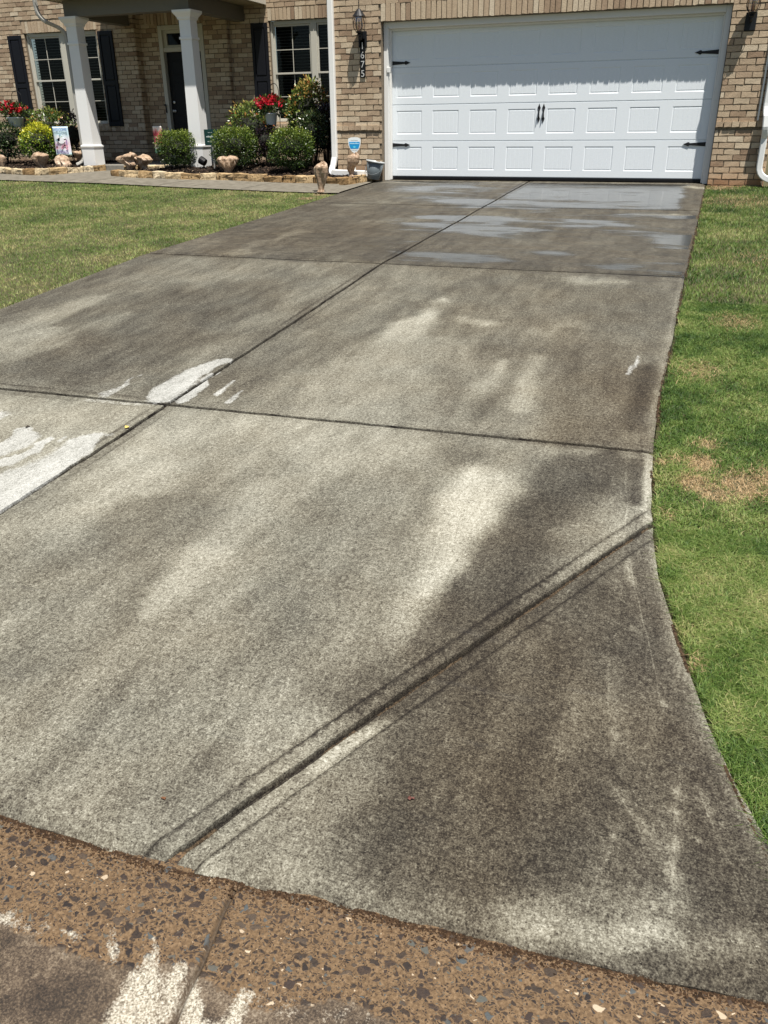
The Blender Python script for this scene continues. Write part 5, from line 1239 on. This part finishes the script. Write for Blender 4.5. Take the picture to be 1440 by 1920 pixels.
bag((411, 293, 445, 327), -.42, 'brown bagged light in the mulch below the boxwood with the green sign', 47, lean=.02)
bag((586, 306, 614, 360), -1.84, 'tall thin brown bagged light standing on the walk edge by the driveway', 48, lean=.08)
bag((647, 289, 671, 331), -.62, 'brown bagged light in front of the blue shield sign', 49, lean=.05)

# ---- bare black spotlight at the right column
sx_, sz_ = gp(381, 303, YC-.12); t = thing('spotlight', 'small black spotlight standing in the mulch against the right porch column', 'spotlight', (sx_, YC-.14, float(zb(YC-.14))))
bm = bmesh.new(); lathe(bm, [(.03, -.07), (.062, -.06), (.070, .0), (.070, .05), (.064, .055), (.06, .04)], 18); bmesh.ops.rotate(bm, verts=bm.verts, cent=(0, 0, 0), matrix=Matrix.Rotation(rad(-62), 3, 'Y'))
bmobj('lamp_head', bm, black_m, t).location = (0, 0, .125)
bm = bmesh.new(); tube(bm, [(.02, 0, -.08), (.02, 0, .06), (.045, 0, .11)], .012, 8); box(bm, -.01, .05, -.03, .03, .0, .02); bmobj('stake', bm, black_m, t)

# ---- garden flag
def flag(px_c, Y, w, h, label, fn, yaw=0., cat='garden flag'):
    cx, zt = gp(px_c[0], px_c[1], Y); zg = float(zb(Y))
    t = thing('garden_flag', label, cat, (cx, Y, zg), 'small garden flags on wire stands'); t.rotation_euler = (0, 0, yaw)
    zt -= zg
    bm = bmesh.new(); tube(bm, [(-w/2-.02, 0, -.1), (-w/2-.02, 0, zt+.012), (w/2+.03, 0, zt+.012)], .004, 6); bmobj('wire_stand', bm, black_m, t)
    nx, nz = 14, 20; V = []; 
    for j in range(nz):
        for i in range(nx):
            u, v = i/(nx-1), j/(nz-1); V.append(((u-.5)*w, -.004+.012*math.sin(u*7+v*3)*(1-v), zt-h*(1-v)))
    i = np.arange(nx*nz).reshape(nz, nx); F = np.stack([i[:-1, :-1], i[:-1, 1:], i[1:, 1:], i[1:, :-1]], -1).reshape(-1, 4)
    mm = fn(w, h, zt)
    o = mesh_np('cloth', np.array(V), F, mm, t, smooth=True); s = o.modifiers.new('s', 'SOLIDIFY'); s.thickness = .002
    return t, zt, o
def fl1(w, h, zt):
    m = mat('spring_flag', (.75, .85, .88), .7); co = objcoord(m); sx = N(m, 'ShaderNodeSeparateXYZ'); L(m, co, sx.inputs[0])
    v = math_(m, 'ADD', math_(m, 'MULTIPLY', math_(m, 'SUBTRACT', sx.outputs[2], zt-h), 1/h), math_(m, 'MULTIPLY', math_(m, 'SUBTRACT', noise(m, co, 9, 2), .5), .35))
    r = ramp(m, [(0, (.55, .82, .82)), (.25, (.80, .72, .80)), (.42, (.82, .66, .72)), (.55, (.85, .84, .88)), (.75, (.62, .82, .88)), (1, (.60, .80, .90))]); L(m, v, r.inputs[0]); L(m, r.outputs[0], P(m).inputs['Base Color']); return m
t, zt, clo = flag((112, 237.5), .12, .36, .50, 'pale blue spring garden flag with lettering beside the golden shrub', fl1)
ft = mat('flag_blue', (.10, .17, .42), .7); fv = mat('flag_violet', (.22, .14, .36), .7)
q = text_mesh('lettering', 'WELCOME', .066, ft, t, (0, -.020, zt-.055)); q = text_mesh('lettering', 'SPRING', .082, fv, t, (.0, -.020, zt-.45))
def blobs(parent, specs, y):
    for nm, c, items in specs:
        bm = bmesh.new()
        for (x, z, rx, rz) in items:
            vs = [bm.verts.new((x+rx*math.cos(a)*(1+.18*math.sin(3*a+x*40)), y, z+rz*math.sin(a))) for a in [2*math.pi*k/14 for k in range(14)]]; bm.faces.new(vs)
        mm = mat(nm, c, .7); bmobj('printed_pattern', bm, mm, parent)
g = random.Random(5)
blobs(t, [('print_bird', (.86, .87, .90), [(0, zt-.24, .085, .055), (-.06, zt-.19, .035, .05)]), ('print_slate', (.30, .42, .50), [(-.085, zt-.235, .05, .022), (-.015, zt-.15, .022, .02)]),
          ('print_pink', (.72, .34, .45), [(g.uniform(-.13, .13), zt-.35+g.uniform(-.04, .035), .024, .02) for _ in range(9)]), ('print_green', (.38, .50, .28), [(g.uniform(-.02, .14), zt-.20+g.uniform(-.03, .03), .016, .010) for _ in range(5)]), ('print_plum', (.42, .28, .48), [(.12, zt-.27, .02, .05), (-.12, zt-.33, .018, .03)])], -.0205)
def fl2(w, h, zt):
    m = mat('flower_flag', (.6, .1, .12), .7); co = objcoord(m); sx = N(m, 'ShaderNodeSeparateXYZ'); L(m, co, sx.inputs[0])
    v = math_(m, 'ADD', math_(m, 'MULTIPLY', math_(m, 'SUBTRACT', sx.outputs[2], zt-h), 1/h), math_(m, 'MULTIPLY', math_(m, 'SUBTRACT', noise(m, co, 14, 3, .6, 1.), .5), .5))
    r = ramp(m, [(0, (.03, .14, .10)), (.20, (.12, .25, .18)), (.28, (.55, .45, .40)), (.36, (.55, .03, .07)), (.55, (.75, .16, .22)), (.68, (.45, .02, .05)), (.82, (.75, .30, .28)), (.93, (.75, .72, .66))]); L(m, v, r.inputs[0]); L(m, r.outputs[0], P(m).inputs['Base Color']); return m
flag((294, 236.5), .52, .27, .47, 'narrow red floral garden flag in shade by the porch, turned nearly edge-on', fl2, yaw=rad(-20))

# ---- small signs
gx, gzt = gp(398, 242.5, .14); zg = float(zb(.14)); t = thing('yard_sign', 'small dark green yard sign with faint white lettering beside the right column', 'yard sign', (gx-.02, .14, zg))
bm = bmesh.new(); box(bm, -.012, .012, -.004, .004, -.1, gzt-zg-.18); bmobj('post', bm, mat('sign_post', (.30, .30, .28), .5), t)
bm = bmesh.new(); box(bm, -.15, .15, -.012, -.0045, gzt-zg-.26, gzt-zg, bev=.003); bmobj('sign_board', bm, mat('sign_green', (.004, .035, .032), .35), t)
wm = mat('sign_white', (.55, .62, .60), .5)
def bars(parent, items, y, m_, nm='lettering', seed=1):
    g = random.Random(seed); bm = bmesh.new()
    for (x0, x1, z, h) in items:
        x = x0
        while x < x1-.004:
            w = g.uniform(.007, .014); hh = h*g.uniform(.6, 1); box(bm, x, min(x+w, x1), y-.0012, y, z-h/2, z-h/2+hh); x += w+.004
    return bmobj(nm, bm, m_, parent)
zz = gzt-zg
bars(t, [(-.11, .03, zz-.115, .030), (.05, .115, zz-.115, .018), (-.09, .07, zz-.195, .020), (-.07, .02, zz-.05, .009)], -.0122, wm, seed=4)
shx, shz = gp(664.5, 258, -.42); zg = float(zb(-.42)); t = thing('security_sign', 'white and blue shield-shaped yard sign in front of the brick pier', 'yard sign', (shx, -.42, zg))
zt = shz-zg
bm = bmesh.new(); box(bm, -.012, .012, -.003, .003, -.1, zt-.15); bmobj('post', bm, mat('sign_post_pale', (.62, .63, .60), .5), t)
def shield(s, y, m_, nm, dz=0):
    ol = [(-.105, -.05), (-.10, -.018), (-.05, -.003), (0, 0), (.05, -.003), (.10, -.018), (.105, -.05), (.098, -.11), (.072, -.17), (.04, -.205), (.0, -.225), (-.04, -.205), (-.072, -.17), (-.098, -.11)]
    bm = bmesh.new(); prism_y(bm, [(x*s, zt-.11+(z+.11)*s+dz) for x, z in ol], y-.002, y); return bmobj(nm, bm, m_, t)
shield(1.06, -.0035, mat('shield_white', (.80, .84, .84), .4), 'sign_board'); 
bm = bmesh.new(); prism_y(bm, [(-.094, zt-.062), (.094, zt-.062), (.090, zt-.11), (.068, zt-.165), (-.068, zt-.165), (-.090, zt-.11)], -.0075, -.006); bmobj('blue_field', bm, mat('shield_blue', (.01, .30, .66), .4), t)
bars(t, [(-.082, .082, zt-.085, .020)], -.0077, mat('shield_pale', (.50, .78, .88), .4), seed=2); bars(t, [(-.06, .06, zt-.035, .012), (-.05, .05, zt-.185, .012)], -.0062, mat('shield_grey', (.52, .62, .66), .4), seed=3)
bm = bmesh.new(); prism_y(bm, [(-.03, zt-.12), (-.012, zt-.135), (0, zt-.118), (.012, zt-.135), (.03, zt-.12), (.012, zt-.155), (-.012, zt-.155)], -.0085, -.0076); bmobj('emblem', bm, mat('emblem_cyan', (.12, .62, .82), .4), t)

# ---- bucket beside the garage door
bxx, bz = gp(704, 333, -.36); zg = float(gz(-.36))
t = thing('bucket', 'grey plastic bucket with a pale rim between the downspout end and the garage door', 'bucket', (-.185, -.40, max(bz, zg+.01)-.02)); t.rotation_euler = (rad(-3), rad(9), 0)
bk = mat('bucket_grey', (.105, .125, .135), .45)
bm = bmesh.new(); lathe(bm, [(.100, 0), (.104, .004), (.144, .262), (.140, .262), (.100, .01)], 28, cap1=False); bmobj('body', bm, bk, t, smooth=True)
bm = bmesh.new(); lathe(bm, [(.1445, .252), (.155, .254), (.155, .276), (.139, .278), (.139, .255)], 28, cap0=False, cap1=False); bmobj('rim', bm, mat('bucket_rim', (.42, .44, .44), .45), t, smooth=True)
bm = bmesh.new(); tube(bm, [(.146*math.cos(a), .146*math.sin(a)-.012, .20-.13*math.sin(a)*-1) for a in [math.pi+math.pi*k/12 for k in range(13)]], .004, 6); bmobj('handle', bm, bk, t)

# ---- fallen leaves and crumbs on the concrete
def leaf_thing(px, label, c, s, nm='fallen_leaf'):
    p = ground_at(*px); bm = bmesh.new(); vs = []
    for k in range(9): a = 2*math.pi*k/9; r = s*(1 if k % 3 else .55); vs.append(bm.verts.new((r*math.cos(a), r*.6*math.sin(a), .002+.004*(k % 2))))
    c0 = bm.verts.new((0, 0, .006))
    for k in range(9): bm.faces.new((c0, vs[k], vs[(k+1) % 9]))
    o = bmobj(nm, bm, mat(nm+'_c', c, .7)); o.location = (p.x, p.y, float(gz(p.y))+.002); o.rotation_euler = (0, 0, px[0])
    s = o.modifiers.new('s', 'SOLIDIFY'); s.thickness = .001
    tag(o, label, 'leaf')
leaf_thing((770, 1500), 'small reddish brown crumb of leaf on the dark corner slab near the street', (.10, .03, .02), .010)
leaf_thing((238, 803), 'tiny yellow leaf caught in the long centre joint', (.55, .42, .12), .022)
leaf_thing((52, 801), 'tiny dark leaf on the pale slab beside the white patches', (.04, .03, .02), .018)
leaf_thing((308, 1503), 'thin orange leaf stalk on the near slab by the diagonal joint', (.16, .07, .03), .008, 'leaf_stalk')
